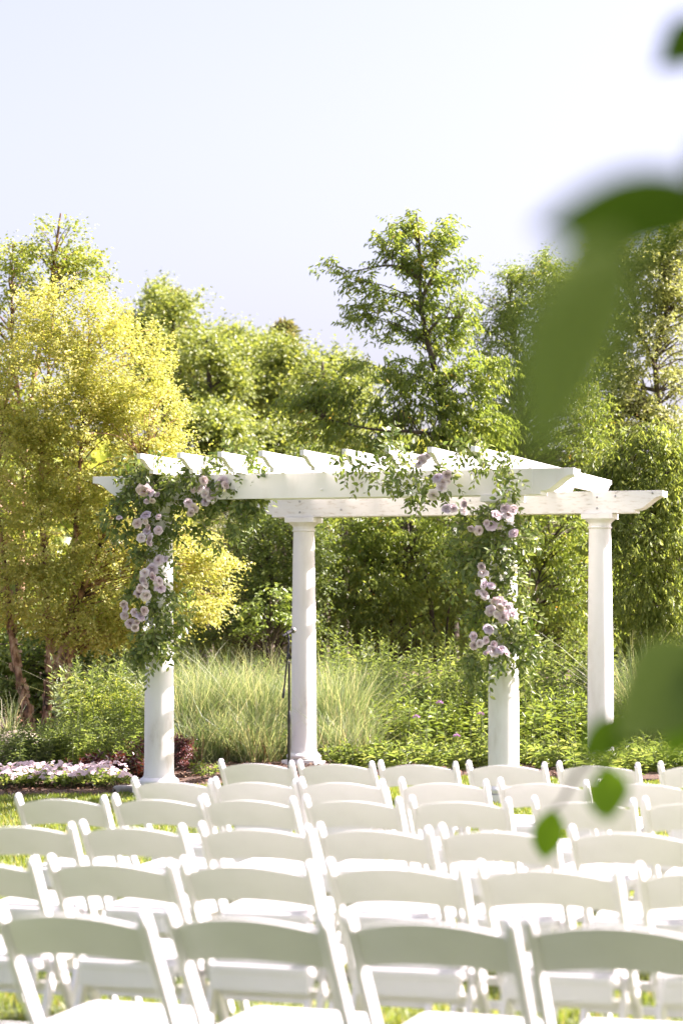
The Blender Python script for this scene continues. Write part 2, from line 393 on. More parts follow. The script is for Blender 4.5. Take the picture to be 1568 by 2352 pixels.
def make_tree(name, label, cat, base, stems, ells, ncl, per, R, length, ratio, droop, mat, wood, T=T_OVAL, shell=0.35,
              rad=(0.07, 0.02), frac=0.5, flat=0.6, updir=0.6, group=None, spray=0.5, thin=0.3, tscale=1.0, br=.014, sub=.45, trunk_name='trunk', crown_name='crown', bent=True):
    root = empty(name, base); tag(root, label, cat, group)
    cl, E = sample_ells(ells, ncl, shell, thin, tscale)
    cen = np.mean([e[0] for e in E], 0)
    mb = MB(); S = []
    for st in stems:
        q = catmull(st, 6) if len(st) > 2 else [Vector(st[0]), (Vector(st[0]) + Vector(st[-1])) / 2, Vector(st[-1])]
        k_ = 1.0 if not S else sub
        S.append(q); r = np.linspace(rad[0] * k_, rad[1] * min(1, k_ * 1.4), len(q)) * (1 + 0.06 * RNG.normal(size=len(q)))
        mb.tube(q, r, 9)
    branches(mb, S, cl, frac, br)
    mb.build(trunk_name, wood, root, smooth=True)
    V, Fc, rn = foliage(cl, cen, per, R, length, ratio, droop, T, flat, updir, spray)
    # shade of colour also differs a little from clump to clump
    cr = np.repeat(RNG.random(len(cl)), len(rn) // len(cl)); rn = np.clip(0.7 * rn + 0.3 * cr, 0, 1)
    o = link(crown_name, mesh_np(crown_name, V, Fc, mat, True, rn), root); tag(o, kind='stuff')
    return root, S, cl

# ------------------------------------------------------------------ ground
BED = [(-9.0, 18.6), (-4.5, 19.15), (-2.9, 19.4), (-1.95, 19.7), (-1.45, 20.35), (-0.8, 21.2), (0.2, 21.7), (1.2, 21.75), (2.4, 21.4), (4.5, 20.6), (9.0, 19.5)]
def bed_front(x): return np.interp(x, [p[0] for p in BED], [p[1] for p in BED])

def grid(name, xs, ys, zf, mat, kind='structure'):
    X, Y = np.meshgrid(xs, ys); V = np.c_[X.ravel(), Y.ravel(), zf(X, Y).ravel()]
    nx = len(xs); I = np.arange(len(ys) - 1)[:, None] * nx + np.arange(nx - 1)[None]
    I = I.ravel(); Fc = np.c_[I, I + 1, I + nx + 1, I + nx]
    o = link(name, mesh_np(name, V, Fc, mat, True)); tag(o, kind=kind); return o
xs = np.r_[-2500, -600, -150, -50, np.linspace(-14, 14, 113), 50, 150, 600, 2500]
ys = np.r_[-2500, -600, -150, -40, np.linspace(-10, 34, 177), 50, 90, 200, 600, 2500]
grid('lawn', xs, ys, lawn_z, M['soil'])
# mulch bed: a sheet above the lawn, from its curved front edge back under the planting
bx = np.linspace(-9, 9, 145); bt = np.r_[0, 0.006, 0.015, 0.03, np.linspace(0.05, 1, 40)]
X, T_ = np.meshgrid(bx, bt); Y = bed_front(X) + T_ * (60 - bed_front(X)) * T_ ** 0.6
Zb = np.interp(T_, [0, 0.006, 0.015, 0.03, 1], [-0.045, -0.004, 0.006, 0.010, 0.010]) + 0.006 * np.sin(X * 7.3) * np.cos(Y * 5.1)
nx = len(bx); I = (np.arange(len(bt) - 1)[:, None] * nx + np.arange(nx - 1)[None]).ravel()
tag(link('garden_bed', mesh_np('garden_bed', np.c_[X.ravel(), Y.ravel(), Zb.ravel()], np.c_[I, I + 1, I + nx + 1, I + nx], M['mulch'], True)), kind='structure')

def scatter_lawn():
    n = 165000
    y = RNG.random(n) ** 0.75 * 17.5 + 4.4
    hw = 0.16 * y + 0.45; x = (RNG.random(n) * 2 - 1) * hw
    ok = (y < bed_front(x) - 0.01); x, y = x[ok], y[ok]; n = len(x)
    z = lawn_z(x, y) - 0.004
    h = 0.026 + 0.022 * RNG.random(n); h *= 1 + 0.35 * np.sin(x * 2.1 + 1.3 * np.sin(y * 1.7)) * 0.6
    w = 0.0021 + 0.0021 * (y / 14.0) + 0.0010 * RNG.random(n)
    a = RNG.random(n) * 2 * math.pi; s = np.c_[np.cos(a), np.sin(a), 0 * a] * w[:, None]
    lean = rv(n, 0.45); lean[:, 2] = 0
    p = np.c_[x, y, z]; mid = p + np.array([0, 0, 1]) * (h * 0.55)[:, None] + lean * (h * 0.25)[:, None]
    tip = p + np.array([0, 0, 1]) * (h * 0.95)[:, None] + lean * (h * 0.8)[:, None]
    V = np.stack([p - s, p + s, mid + s * 0.7, tip, mid - s * 0.7], 1)
    V = V[:, [0, 1, 2, 4, 3]]
    b = (np.arange(n) * 5)[:, None]
    V = V.reshape(-1, 3)
    Fq = (np.array([[0, 1, 2]]) + b); Fq2 = np.array([[0, 2, 3]]) + b; Fq3 = np.array([[3, 2, 4]]) + b
    patch = 0.5 + 0.5 * np.sin(x * 1.3 + 2 * np.sin(y * 0.6)) * np.cos(y * 1.1)
    rn = np.clip(0.65 * RNG.random(n) + 0.3 * patch, 0, 1); rn[RNG.random(n) < 0.04] = 1.0
    me = mesh_np('lawn_grass', V, np.vstack([Fq, Fq2, Fq3]), M['grass'], True, np.repeat(rn, 5))
    tag(link('lawn_grass', me), 'short green lawn grass under the rows of chairs', 'grass', kind='stuff')
scatter_lawn()

def chips():
    n = 5200; x = RNG.random(n) * 5.2 - 3.0; y = bed_front(x) + 0.02 + RNG.random(n) ** 1.3 * 2.6
    p = np.c_[x, y, 0.014 + 0.012 * RNG.random(n)]
    V, Fc, rn = leaf_cloud(p, rv(n) * np.array([1, 1, 0.25]), rv(n, 0.35) + np.array([0, 0, 1]), 0.02 + 0.03 * RNG.random(n), 0.45)
    tag(link('mulch_chips', mesh_np('mulch_chips', V, Fc, M['chip'], False, rn)), 'loose brown bark chips on the garden bed', 'mulch', kind='stuff')
chips()

# ------------------------------------------------------------------ pergola
TH = math.radians(18.15)
U = Vector((math.cos(TH), -math.sin(TH), 0)); W_ = Vector((math.sin(TH), math.cos(TH), 0)); Zv = Vector((0, 0, 1))
A0 = Vector((-1.501, 19.8, 0))
LU, LV = 2.92, 3.645
BEAM0, BEAM1, RAF1 = 2.396, 2.600, 2.748
def P(u, v, z): return A0 + U * u + W_ * v + Zv * z

def pergola():
    root = empty('pergola', A0, 0); tag(root, 'white wooden pergola with four round columns, scrolled beams and nine rafters', 'pergola')
    RM = Matrix.Rotation(-TH, 3, 'Z')
    for (u, v) in ((0, 0), (LU, 0), (0, LV), (LU, LV)):
        c = P(u, v, 0)
        col = MB()
        prof = []
        for k in range(15):
            t = k / 14; z = 0.155 + t * (2.255 - 0.155)
            prof.append((0.1225 - 0.020 * t ** 1.8, z))
        col.lathe([(0.126, 0.128), (0.126, 0.146), (0.1235, 0.155)] + prof[1:], c, 40)
        sh = col.build('column', M['paint'], root, smooth=True, angle=60)
        bs = MB(); bs.box(c + Zv * 0.0, (0.168, 0.168, 0.052), RM)
        bs.build('plinth', M['paint'], sh, bevel=0.004)
        t_ = MB(); t_.lathe([(0.135, 0.0525)] + [(0.132 + 0.036 * math.sin(math.pi * k / 10) ** 0.8, 0.053 + 0.066 * k / 10) for k in range(1, 10)] + [(0.134, 0.1195), (0.134, 0.1278)], c, 40)
        t_.build('base_ring', M['paint'], sh, smooth=True, angle=50)
        cp = MB()
        cp.lathe([(0.1035, 2.2555), (0.112, 2.257), (0.116, 2.264), (0.112, 2.272), (0.1045, 2.274), (0.1045, 2.303), (0.110, 2.305), (0.112, 2.311), (0.124, 2.322), (0.138, 2.334), (0.143, 2.343)], c, 40)
        cp.build('capital', M['paint'], sh, smooth=True, angle=35)
        ab = MB(); ab.box(c + Zv * 2.3685, (0.147, 0.147, 0.025), RM); ab.build('abacus', M['paint'], sh, bevel=0.003)
    # scrolled end outline, from the low corner: list of (distance from the end, height above the bottom)
    def scroll(H, D, face):
        out = [(0, H), (0, H - face), (0.022, H - face)]
        y0, y1 = H - face, 0.028
        for k in range(1, 13):
            t = k / 12; x = 0.022 + (D - 0.022) * t
            s = (1 - math.cos(math.pi * t)) / 2
            s = 0.94 * s + 0.06 * t
            out.append((x, y0 + (y1 - y0) * s))
        out += [(D + 0.022, y1), (D + 0.022, 0.0)]
        return out
    H = BEAM1 - BEAM0
    for v, mat, nm, u0, u1 in ((0.0, M['paint'], 'beam', -0.552, 3.517), (LV, M['board'], 'beam', -0.554, 3.537)):
        e = scroll(H, 0.245, 0.055)
        prof = [(u0 + x, y) for x, y in e] + [(u1 - x, y) for x, y in e[::-1]]
        for off in (-0.1, 0.1):
            mb = MB(); mb.prism(prof, off - 0.019 if off < 0 else off - 0.019, off + 0.019, lambda a, b, y: P(a, v + y, BEAM0 + b))
            bo = mb.build(nm, mat, root, bevel=0.002)
            if off < 0: front_board = bo
        core = MB()
        e2 = scroll(H - 0.006, 0.245, 0.055)
        prof2 = [(u0 + 0.004 + x, y + 0.002) for x, y in e2] + [(u1 - 0.004 - x, y + 0.002) for x, y in e2[::-1]]
        core.prism(prof2, -0.0805, 0.0805, lambda a, b, y: P(a, v + y, BEAM0 + b))
        core.build('beam_core', mat, root)
        # joint band and bolts
        if v == 0:
            for u in (3.17, -0.2):
                b = MB(); b.box(P(u, -0.122, (BEAM0 + BEAM1) / 2 + 0.004), (0.016, 0.003, H / 2), RM); b.build('joint_band', mat, front_board, bevel=0.001)
            spots = [(2.70, 2.44), (0.25, 2.45), (1.45, 2.46)]
        else:
            spots = [(LU, 2.545), (LU, 2.44), (LU + 0.17, 2.55), (3.44, 2.575), (0, 2.545), (0, 2.44), (0.9, 2.57), (1.7, 2.53), (2.2, 2.44), (0.42, 2.46), (1.2, 2.47)]
        for (u, z) in spots:
            b = MB(); b.lathe([(0.0105, 0), (0.0105, 0.004), (0.005, 0.008)], (0, 0, 0), 10)
            R_ = Matrix.Rotation(math.radians(90), 3, 'X'); q = P(u, v - 0.119, z)
            b.v = [tuple(q + RM @ (R_ @ Vector(p))) for p in b.v]
            b.build('bolt', M['steel'] if v else M['paint'], front_board, smooth=True)
    Hr = RAF1 - BEAM1 - 0.002
    for i in range(9):
        u = 0.083 + i * 0.3457
        e = scroll(Hr, 0.24, 0.042)
        v0, v1 = -0.64, 4.45
        prof = [(v0 + x, y) for x, y in e] + [(v1 - x, y) for x, y in e[::-1]]
        mb = MB(); mb.prism(prof, -0.019, 0.019, lambda a, b, y: P(u + y, a, BEAM1 + 0.002 + b))
        r = mb.build('rafter', M['paint'], root, bevel=0.0015)
        # the sleeve on each rafter end leaves a thin seam line
        for vs in (v0 + 0.315, v1 - 0.315):
            s = MB(); s.box(P(u, vs, BEAM1 + 0.002 + Hr / 2), (0.0205, 0.006, Hr / 2 + 0.0015), RM)
            s.build('seam_strip', M['paint'], r)
    return root
pergola()

# ------------------------------------------------------------------ chairs
def make_chair():
    root = empty('folding_chair')
    R = M['resin']
    def post(s):
        mb = MB()
        a, b = Vector((s * 0.208, -0.262, 0.765)), Vector((s * 0.200, 0.215, 0.0))
        d = (b - a); n = Vector((0, d.z, -d.y)).normalized() * -1
        side = Vector((1, 0, 0)); hw, hd = 0.0125, 0.021
        rings = []
        L = d.length; t0 = d.normalized()
        for (t, k) in ((-0.016, 0.35), (-0.012, 0.72), (-0.004, 0.93), (0.012, 1.0)):
            rings.append((a + t0 * t, k))
        for k in range(1, 9): rings.append((a + d * (k / 8.0), 1.0))
        vs, fs = [], []; m = 12
        for (c, k) in rings:
            for j in range(m):
                w = 2 * math.pi * (j + 0.5) / m; ca, sa = math.cos(w), math.sin(w)
                ex = 0.5
                X_ = math.copysign(abs(ca) ** ex, ca) * hw * k; Y_ = math.copysign(abs(sa) ** ex, sa) * hd * k
                vs.append(c + side * X_ + n * Y_)
        for i in range(len(rings) - 1):
            for j in range(m): fs.append((i * m + j, i * m + (j + 1) % m, (i + 1) * m + (j + 1) % m, (i + 1) * m + j))
        fs.append(tuple(range(m))); fs.append(tuple(range((len(rings) - 1) * m, len(rings) * m))[::-1])
        mb.add(vs, fs)
        # foot
        return mb.build('front_leg', R, root, smooth=True)
    posts = {s: post(s) for s in (-1, 1)}
    # backrest: bowed board with arched edges
    mb = MB(); nx, nz = 18, 5; vs, fs = [], []
    def bp(i, j, side):
        t = i / nx * 2 - 1; x = t * 0.199
        top = 0.762 - 0.030 * t * t; bot = 0.650 - 0.020 * t * t
        z = bot + (top - bot) * j / nz
        y = -0.262 + (0.765 - z) * 0.623 - 0.026 * (1 - t * t)
        edge = 0.8 if j in (0, nz) else 1.0
        return Vector((x, y + side * 0.010 * edge, z))
    for side in (-1, 1):
        for i in range(nx + 1):
            for j in range(nz + 1): vs.append(bp(i, j, side))
    n1 = (nx + 1) * (nz + 1)
    idx = lambda i, j, k: k * n1 + i * (nz + 1) + j
    for i in range(nx):
        for j in range(nz):
            fs.append((idx(i, j, 0), idx(i + 1, j, 0), idx(i + 1, j + 1, 0), idx(i, j + 1, 0)))
            fs.append((idx(i, j, 1), idx(i, j + 1, 1), idx(i + 1, j + 1, 1), idx(i + 1, j, 1)))
        fs.append((idx(i, nz, 0), idx(i + 1, nz, 0), idx(i + 1, nz, 1), idx(i, nz, 1)))
        fs.append((idx(i, 0, 0), idx(i, 0, 1), idx(i + 1, 0, 1), idx(i + 1, 0, 0)))
    for j in range(nz):
        fs.append((idx(0, j, 0), idx(0, j + 1, 0), idx(0, j + 1, 1), idx(0, j, 1)))
        fs.append((idx(nx, j, 0), idx(nx, j, 1), idx(nx, j + 1, 1), idx(nx, j + 1, 0)))
    mb.add(vs, fs); mb.build('backrest', R, root, smooth=True, angle=50)
    # seat: frame and pad
    def slab(hw0, hw1, y0, y1, z0, z1, r, name, mat, bev, tilt=0.02, par=root):
        o = []
        for (cx, cy, a0) in ((hw1 - r, y1 - r, 0), (-hw1 + r, y1 - r, 90), (-hw0 + r, y0 + r, 180), (hw0 - r, y0 + r, 270)):
            for k in range(6):
                a = math.radians(a0 + 90 * k / 5); o.append((cx + r * math.cos(a), cy + r * math.sin(a)))
        mb = MB(); mb.prism(o, z0, z1, lambda a, b, z: Vector((a, b, z + tilt * b))); return mb.build(name, mat, par, smooth=True, bevel=bev, angle=30)
    seat = slab(0.176, 0.187, -0.150, 0.225, 0.412, 0.440, 0.03, 'seat', R, 0.004)
    slab(0.160, 0.171, -0.132, 0.205, 0.4405, 0.458, 0.03, 'seat_pad', M['vinyl'], 0.006, par=seat)
    ap = MB(); ap.box((0, -0.138, 0.385), (0.166, 0.009, 0.030)); ap.build('rear_apron', R, root, bevel=0.003)
    ap = MB(); ap.box((0, 0.175, 0.392), (0.166, 0.009, 0.024)); ap.build('front_apron', R, root, bevel=0.003)
    # rear legs with their rounded heads, inside the front legs
    for s in (-1, 1):
        mb = MB(); a, b = Vector((s * 0.1835, -0.045, 0.405)), Vector((s * 0.186, -0.235, 0.0))
        d = b - a; n = Vector((0, -d.z, d.y)).normalized(); prof = []
        hw = 0.021
        o = []
        for k in range(9):
            w = math.pi * k / 8; o.append(a + n * (hw * math.cos(w)) - d.normalized() * (hw * math.sin(w)))
        o += [b - n * hw, b + n * hw]
        m = len(o); vs = [p + Vector((-0.0095, 0, 0)) for p in o] + [p + Vector((0.0095, 0, 0)) for p in o]
        mb.add(vs, [tuple(range(m)), tuple(range(m, 2 * m))[::-1]] + [(i, m + i, m + (i + 1) % m, (i + 1) % m) for i in range(m)])
        mb.build('rear_leg', R, root, bevel=0.003)
    def on_front(z): t = (0.765 - z) / 0.765; return -0.262 + 0.477 * t
    def on_rear(z): t = (0.405 - z) / 0.405; return -0.045 - 0.19 * t
    for (y, z, hw) in ((on_front(0.17), 0.17, 0.192), (on_rear(0.13), 0.13, 0.178), (on_front(0.33), 0.33, 0.194)):
        mb = MB(); mb.box((0, y, z), (hw, 0.008, 0.016)); mb.build('stretcher', R, root, bevel=0.003)
    # hinge bracket and bolt at each side
    for s in (-1, 1):
        mb = MB(); mb.lathe([(0.010, 0), (0.010, 0.005), (0.004, 0.009)], (0, 0, 0), 10)
        q = Vector((s * 0.217, on_front(0.40), 0.40)); R_ = Matrix.Rotation(s * math.pi / 2, 3, 'Y')
        mb.v = [tuple(q + R_ @ Vector(p)) for p in mb.v]; mb.build('hinge_bolt', M['steel'], posts[s], smooth=True)
    return root

chair0 = make_chair()
def copy_tree(o, parent=None):
    c = o.copy(); COL.objects.link(c)
    if parent is not None:
        c.parent = parent; c.matrix_parent_inverse = o.matrix_parent_inverse.copy()
    for ch in o.children: copy_tree(ch, c)
    return c
PSI = math.radians(19.3)
CU = (math.cos(PSI), -math.sin(PSI))
# rows, the one by the pergola first: a point of the row, then picture x of the middles of its chairs
ROWS = [
    ((-0.48, 13.15), [588, 770, 958, 1160, 1370, 1604]),
    ((-0.87, 11.85), [397, 586, 783, 1016, 1243, 1471, 1712]),
    ((-1.28, 10.74), [142, 363, 570, 807, 1053, 1335, 1592]),
    ((-0.79, 9.06), [51, 304, 584, 856, 1138, 1440, 1750]),
    ((-0.74, 7.60), [-56, 254, 565, 905, 1254, 1625]),
    ((-0.69, 6.16), [165, 565, 982, 1408, 1860]),
]
ORD = ['first', 'second', 'third', 'fourth', 'fifth', 'sixth', 'seventh']
rowname = ['in the row nearest the pergola', 'in the second row from the pergola', 'in the third row from the pergola',
           'in the fourth row back from the pergola', 'in the fifth row back from the pergola', 'in the last row with greyer backs']
first = True
for ri, ((ox, oy), xs_) in enumerate(ROWS):
    for ci, px in enumerate(xs_):
        k = (px - 784.0) / F
        s = (k * oy - ox) / (CU[0] - k * CU[1])
        # the backrest is what was measured: it stands behind the chair's middle
        bx_, by_ = ox + s * CU[0], oy + s * CU[1]
        a = -PSI + random.uniform(-0.045, 0.045)
        fw = Vector((-math.sin(a), math.cos(a)))
        x, y = bx_ + fw.x * 0.262, by_ + fw.y * 0.262
        c = chair0 if first else copy_tree(chair0)
        first = False
        c.location = (x, y, float(lawn_z(x, y)) + 0.002); c.rotation_euler = (0, 0, a)
        lab = 'white folding chair, %s from the birch side %s' % (ORD[ci], rowname[ri])
        tag(c, lab, 'chair', 'folding chairs of the %s row from the pergola' % ORD[ri])

# ------------------------------------------------------------------ microphone
def microphone():
    D = 19.95
    base = at(664, 1500, D); bx_, by_ = base.x, base.y; gz = float(lawn_z(bx_, by_))
    st = empty('microphone_stand', (bx_, by_, gz)); tag(st, 'slim black microphone stand with a folded boom arm before a white column', 'stand')
    mb = MB(); mb.lathe([(0.125, 0), (0.128, 0.006), (0.12, 0.016), (0.03, 0.03), (0.018, 0.05)], (bx_, by_, gz + 0.001), 32); mb.build('base', M['black'], st, smooth=True)
    def zz(py): return at(664, py, D).z
    mb = MB(); mb.tube([(bx_, by_, gz + 0.05), (bx_, by_, zz(1655))], 0.0128, 14); mb.build('lower_tube', M['black'], st, smooth=True)
    mb = MB(); mb.lathe([(0.0118, 0), (0.0145, 0.006), (0.0150, 0.05), (0.0135, 0.09), (0.009, 0.098)], (bx_ + 0.001, by_, zz(1660)), 16); mb.build('height_clutch', M['rubber'], st, smooth=True)
    mb = MB(); mb.tube([(bx_, by_, zz(1635)), (bx_, by_, zz(1520))], 0.0098, 12); mb.build('upper_tube', M['black'], st, smooth=True)
    mb = MB(); mb.lathe([(0.0088, 0), (0.0098, 0.002), (0.0098, 0.02), (0.007, 0.024)], (bx_, by_, zz(1525)), 12); mb.build('collar', M['steel'], st, smooth=True)
    piv = at(664.5, 1507, D - 0.012)
    mb = MB(); mb.lathe([(0.024, -0.013), (0.026, -0.008), (0.026, 0.008), (0.024, 0.013)], (0, 0, 0), 20)
    R_ = Matrix.Rotation(math.radians(68), 3, 'Y'); mb.v = [tuple(piv + R_ @ Vector(p)) for p in mb.v]; mb.build('pivot_clamp', M['rubber'], st, smooth=True)
    lo, hi = at(650, 1604, D - 0.03), at(663.5, 1478, D - 0.03)
    mb = MB(); mb.tube([lo, hi], 0.0075, 10); boom = mb.build('boom_arm', M['black'], st, smooth=True)
    g1 = lo.lerp(hi, 0.18); mb = MB(); mb.tube([lo, lo.lerp(hi, 0.01), g1.lerp(lo, 0.05), g1], [0.0085, 0.0095, 0.0095, 0.007], 12); mb.build('counterweight', M['rubber'], boom, smooth=True)
    s0, s1 = lo.lerp(hi, 0.70), lo.lerp(hi, 0.97)
    mb = MB(); mb.tube([s0, s0.lerp(s1, 0.05), s0.lerp(s1, 0.2), s0.lerp(s1, 0.22), s0.lerp(s1, 0.78), s0.lerp(s1, 0.8), s1], [0.008, 0.0105, 0.0105, 0.0085, 0.0085, 0.011, 0.009], 12); mb.build('boom_sleeve', M['rubber'], boom, smooth=True)
    kn = at(669, 1482.5, D - 0.03); mb = MB(); mb.tube([hi + Vector((0, 0, -0.014)), kn], [0.003, 0.005], 8); mb.build('thumb_screw', M['steel'], boom, smooth=True)
    a, b = at(649.5, 1461, D - 0.06), at(678, 1445, D + 0.02)
    mid = a.lerp(b, 0.48)
    mb = MB(); mb.tube([hi, hi.lerp(mid, 0.55), mid - (b - a).normalized() * 0.01], [0.0085, 0.0095, 0.007], 12); mb.build('swivel', M['rubber'], st, smooth=True)
    mb = MB(); mb.tube([a.lerp(b, 0.30), a.lerp(b, 0.31), a.lerp(b, 0.60), a.lerp(b, 0.61)], [0.014, 0.0168, 0.0185, 0.016], 18); mb.build('microphone_clip', M['rubber'], st, smooth=True)
    mic = empty('microphone', a); tag(mic, 'handheld microphone tilted in the clip on top of the black stand', 'microphone')
    mb = MB(); mb.tube([a, a.lerp(b, 0.03), a.lerp(b, 0.2), a.lerp(b, 0.70), a.lerp(b, 0.72)], [0.009, 0.0105, 0.012, 0.0165, 0.017], 20); mb.build('body', M['rubber'], mic, smooth=True)
    mb = MB(); mb.tube([a.lerp(b, 0.721), a.lerp(b, 0.75), a.lerp(b, 0.80), a.lerp(b, 0.90), a.lerp(b, 0.97), b], [0.018, 0.023, 0.025, 0.0245, 0.019, 0.010], 22); gr = mb.build('grille', M['mesh'], mic, smooth=True)
    mb = MB(); mb.tube([a.lerp(b, 0.805), a.lerp(b, 0.835)], [0.0262, 0.0262], 22); mb.build('grille_ring', M['steel'], gr, smooth=True)
microphone()

# ------------------------------------------------------------------ flower garlands
def rose_mesh(seed, openness, stamens):
    rg = np.random.default_rng(seed); V, Fc, rn, mi = [], [], [], []
    rings = [(6, 0.46, 1.25, 0.52), (5, 0.38, 0.95, 0.48), (5, 0.28, 0.62, 0.46), (4, 0.18, 0.34, 0.42), (3, 0.09, 0.12, 0.38)]
    for ri, (n, r, tilt, size) in enumerate(rings):
        tl = tilt * openness
        for k in range(n):
            a = 2 * math.pi * (k + 0.5 * (ri % 2)) / n + rg.normal(0, 0.2); tt = tl + rg.normal(0, 0.16)
            ct, st = math.cos(a), math.sin(a); o = len(V); sz = size * rg.uniform(0.85, 1.12)
            for j in range(4):
                for i in range(5):
                    q = i / 4 * 2 - 1; h = j / 3
                    wd = sz * 0.78 * (0.45 + 0.75 * math.sin(math.pi * min(1, 0.12 + 0.62 * h))) * q
                    # petal rises, then curls outward at the rim
                    curl = tt * (0.55 + 0.75 * h * h)
                    rr = r * 0.35 + sz * h * math.sin(curl) - 0.22 * sz * q * q * (1 - 0.5 * h)
                    zz = sz * h * math.cos(curl) * 0.95 - 0.10 * ri * 0 + 0.05 * sz * rg.normal() * (j == 3) - 0.07 * (j == 3) * abs(q)
                    ww = wd
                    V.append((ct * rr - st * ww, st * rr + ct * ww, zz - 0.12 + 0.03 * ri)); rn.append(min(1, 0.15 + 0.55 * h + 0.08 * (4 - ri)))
            for j in range(3):
                for i in range(4): Fc.append((o + j * 5 + i, o + j * 5 + i + 1, o + j * 5 + 6 + i, o + j * 5 + 5 + i)); mi.append(0)
    if stamens:
        for k in range(26):
            a = rg.uniform(0, 6.28); r = 0.10 * math.sqrt(rg.random()); o = len(V); h = 0.26 + 0.05 * rg.random()
            x, y = r * math.cos(a), r * math.sin(a); w = 0.022
            V += [(x - w, y, 0.1), (x + w, y, 0.1), (x * 1.5 + w, y * 1.5 + w, h), (x * 1.5 - w, y * 1.5 + w, h)]; rn += [0.5] * 4; Fc.append((o, o + 1, o + 2, o + 3)); mi.append(1)
    return mesh_np('rose', np.array(V) * 0.95, np.array(Fc), [M['rose'], M['stamen']], True, rn, mi)
ROSES = [rose_mesh(1, 0.98, True), rose_mesh(2, 0.78, False), rose_mesh(3, 0.58, False), rose_mesh(4, 0.88, False), rose_mesh(5, 0.44, False), rose_mesh(6, 1.05, True), rose_mesh(7, 0.7, False)]

def blossom_mesh(name, mat, seed, n=5):
    rg = np.random.default_rng(seed); V, Fc, rn = [], [], []
    for k in range(n):
        a = 2 * math.pi * k / n + rg.normal(0, 0.06); o = len(V); s = rg.uniform(0.9, 1.08)
        for (q, h, z) in ((0, 0.05, 0), (-0.30, 0.42, 0.10), (-0.30, 0.8, 0.10), (0, 0.97, 0.04), (0.30, 0.8, 0.10), (0.30, 0.42, 0.10)):
            V.append(((math.cos(a) * h - math.sin(a) * q) * s * 0.5, (math.sin(a) * h + math.cos(a) * q) * s * 0.5, z * 0.8)); rn.append(rg.random() * 0.3 + 0.35)
        Fc += [(o, o + 5, o + 4, o + 3), (o, o + 3, o + 2, o + 1)]
    return mesh_np(name, np.array(V), np.array(Fc), mat, True, rn)
WHITEB = [blossom_mesh('small_white_flower', M['white_petal'], s) for s in (1, 2)]

def single_leaf(name, mat, ratio, bend, wave, n=7):
    V, Fc = [], []
    for j in range(n + 1):
        t = j / n; w = ratio * 0.5 * math.sin(math.pi * t ** 0.82) ** 0.85 if 0 < t < 1 else 0.004
        z = -bend * t * t
        for q in (-1, 0, 1): V.append((q * w, t, z + abs(q) * w * 0.35 + wave * 0.03 * math.sin(9 * t + q * 1.5) * abs(q)))
    for j in range(n):
        for i in range(2): Fc.append((j * 3 + i, j * 3 + i + 1, j * 3 + 4 + i, j * 3 + 3 + i))
    return mesh_np(name, np.array(V), np.array(Fc), mat, True, np.full(len(V), 0.5))
GLEAF = [single_leaf('leaf', M['gleafo'], 0.44, 0.18, 1), single_leaf('leaf', M['gleafo'], 0.36, 0.3, 0.6), single_leaf('leaf', M['gleafo'], 0.52, 0.1, 1)]

def frame(axis, nrm):
    y = Vector(axis).normalized(); x = y.cross(Vector(nrm)).normalized(); z = x.cross(y)
    return Matrix((x, y, z)).transposed()

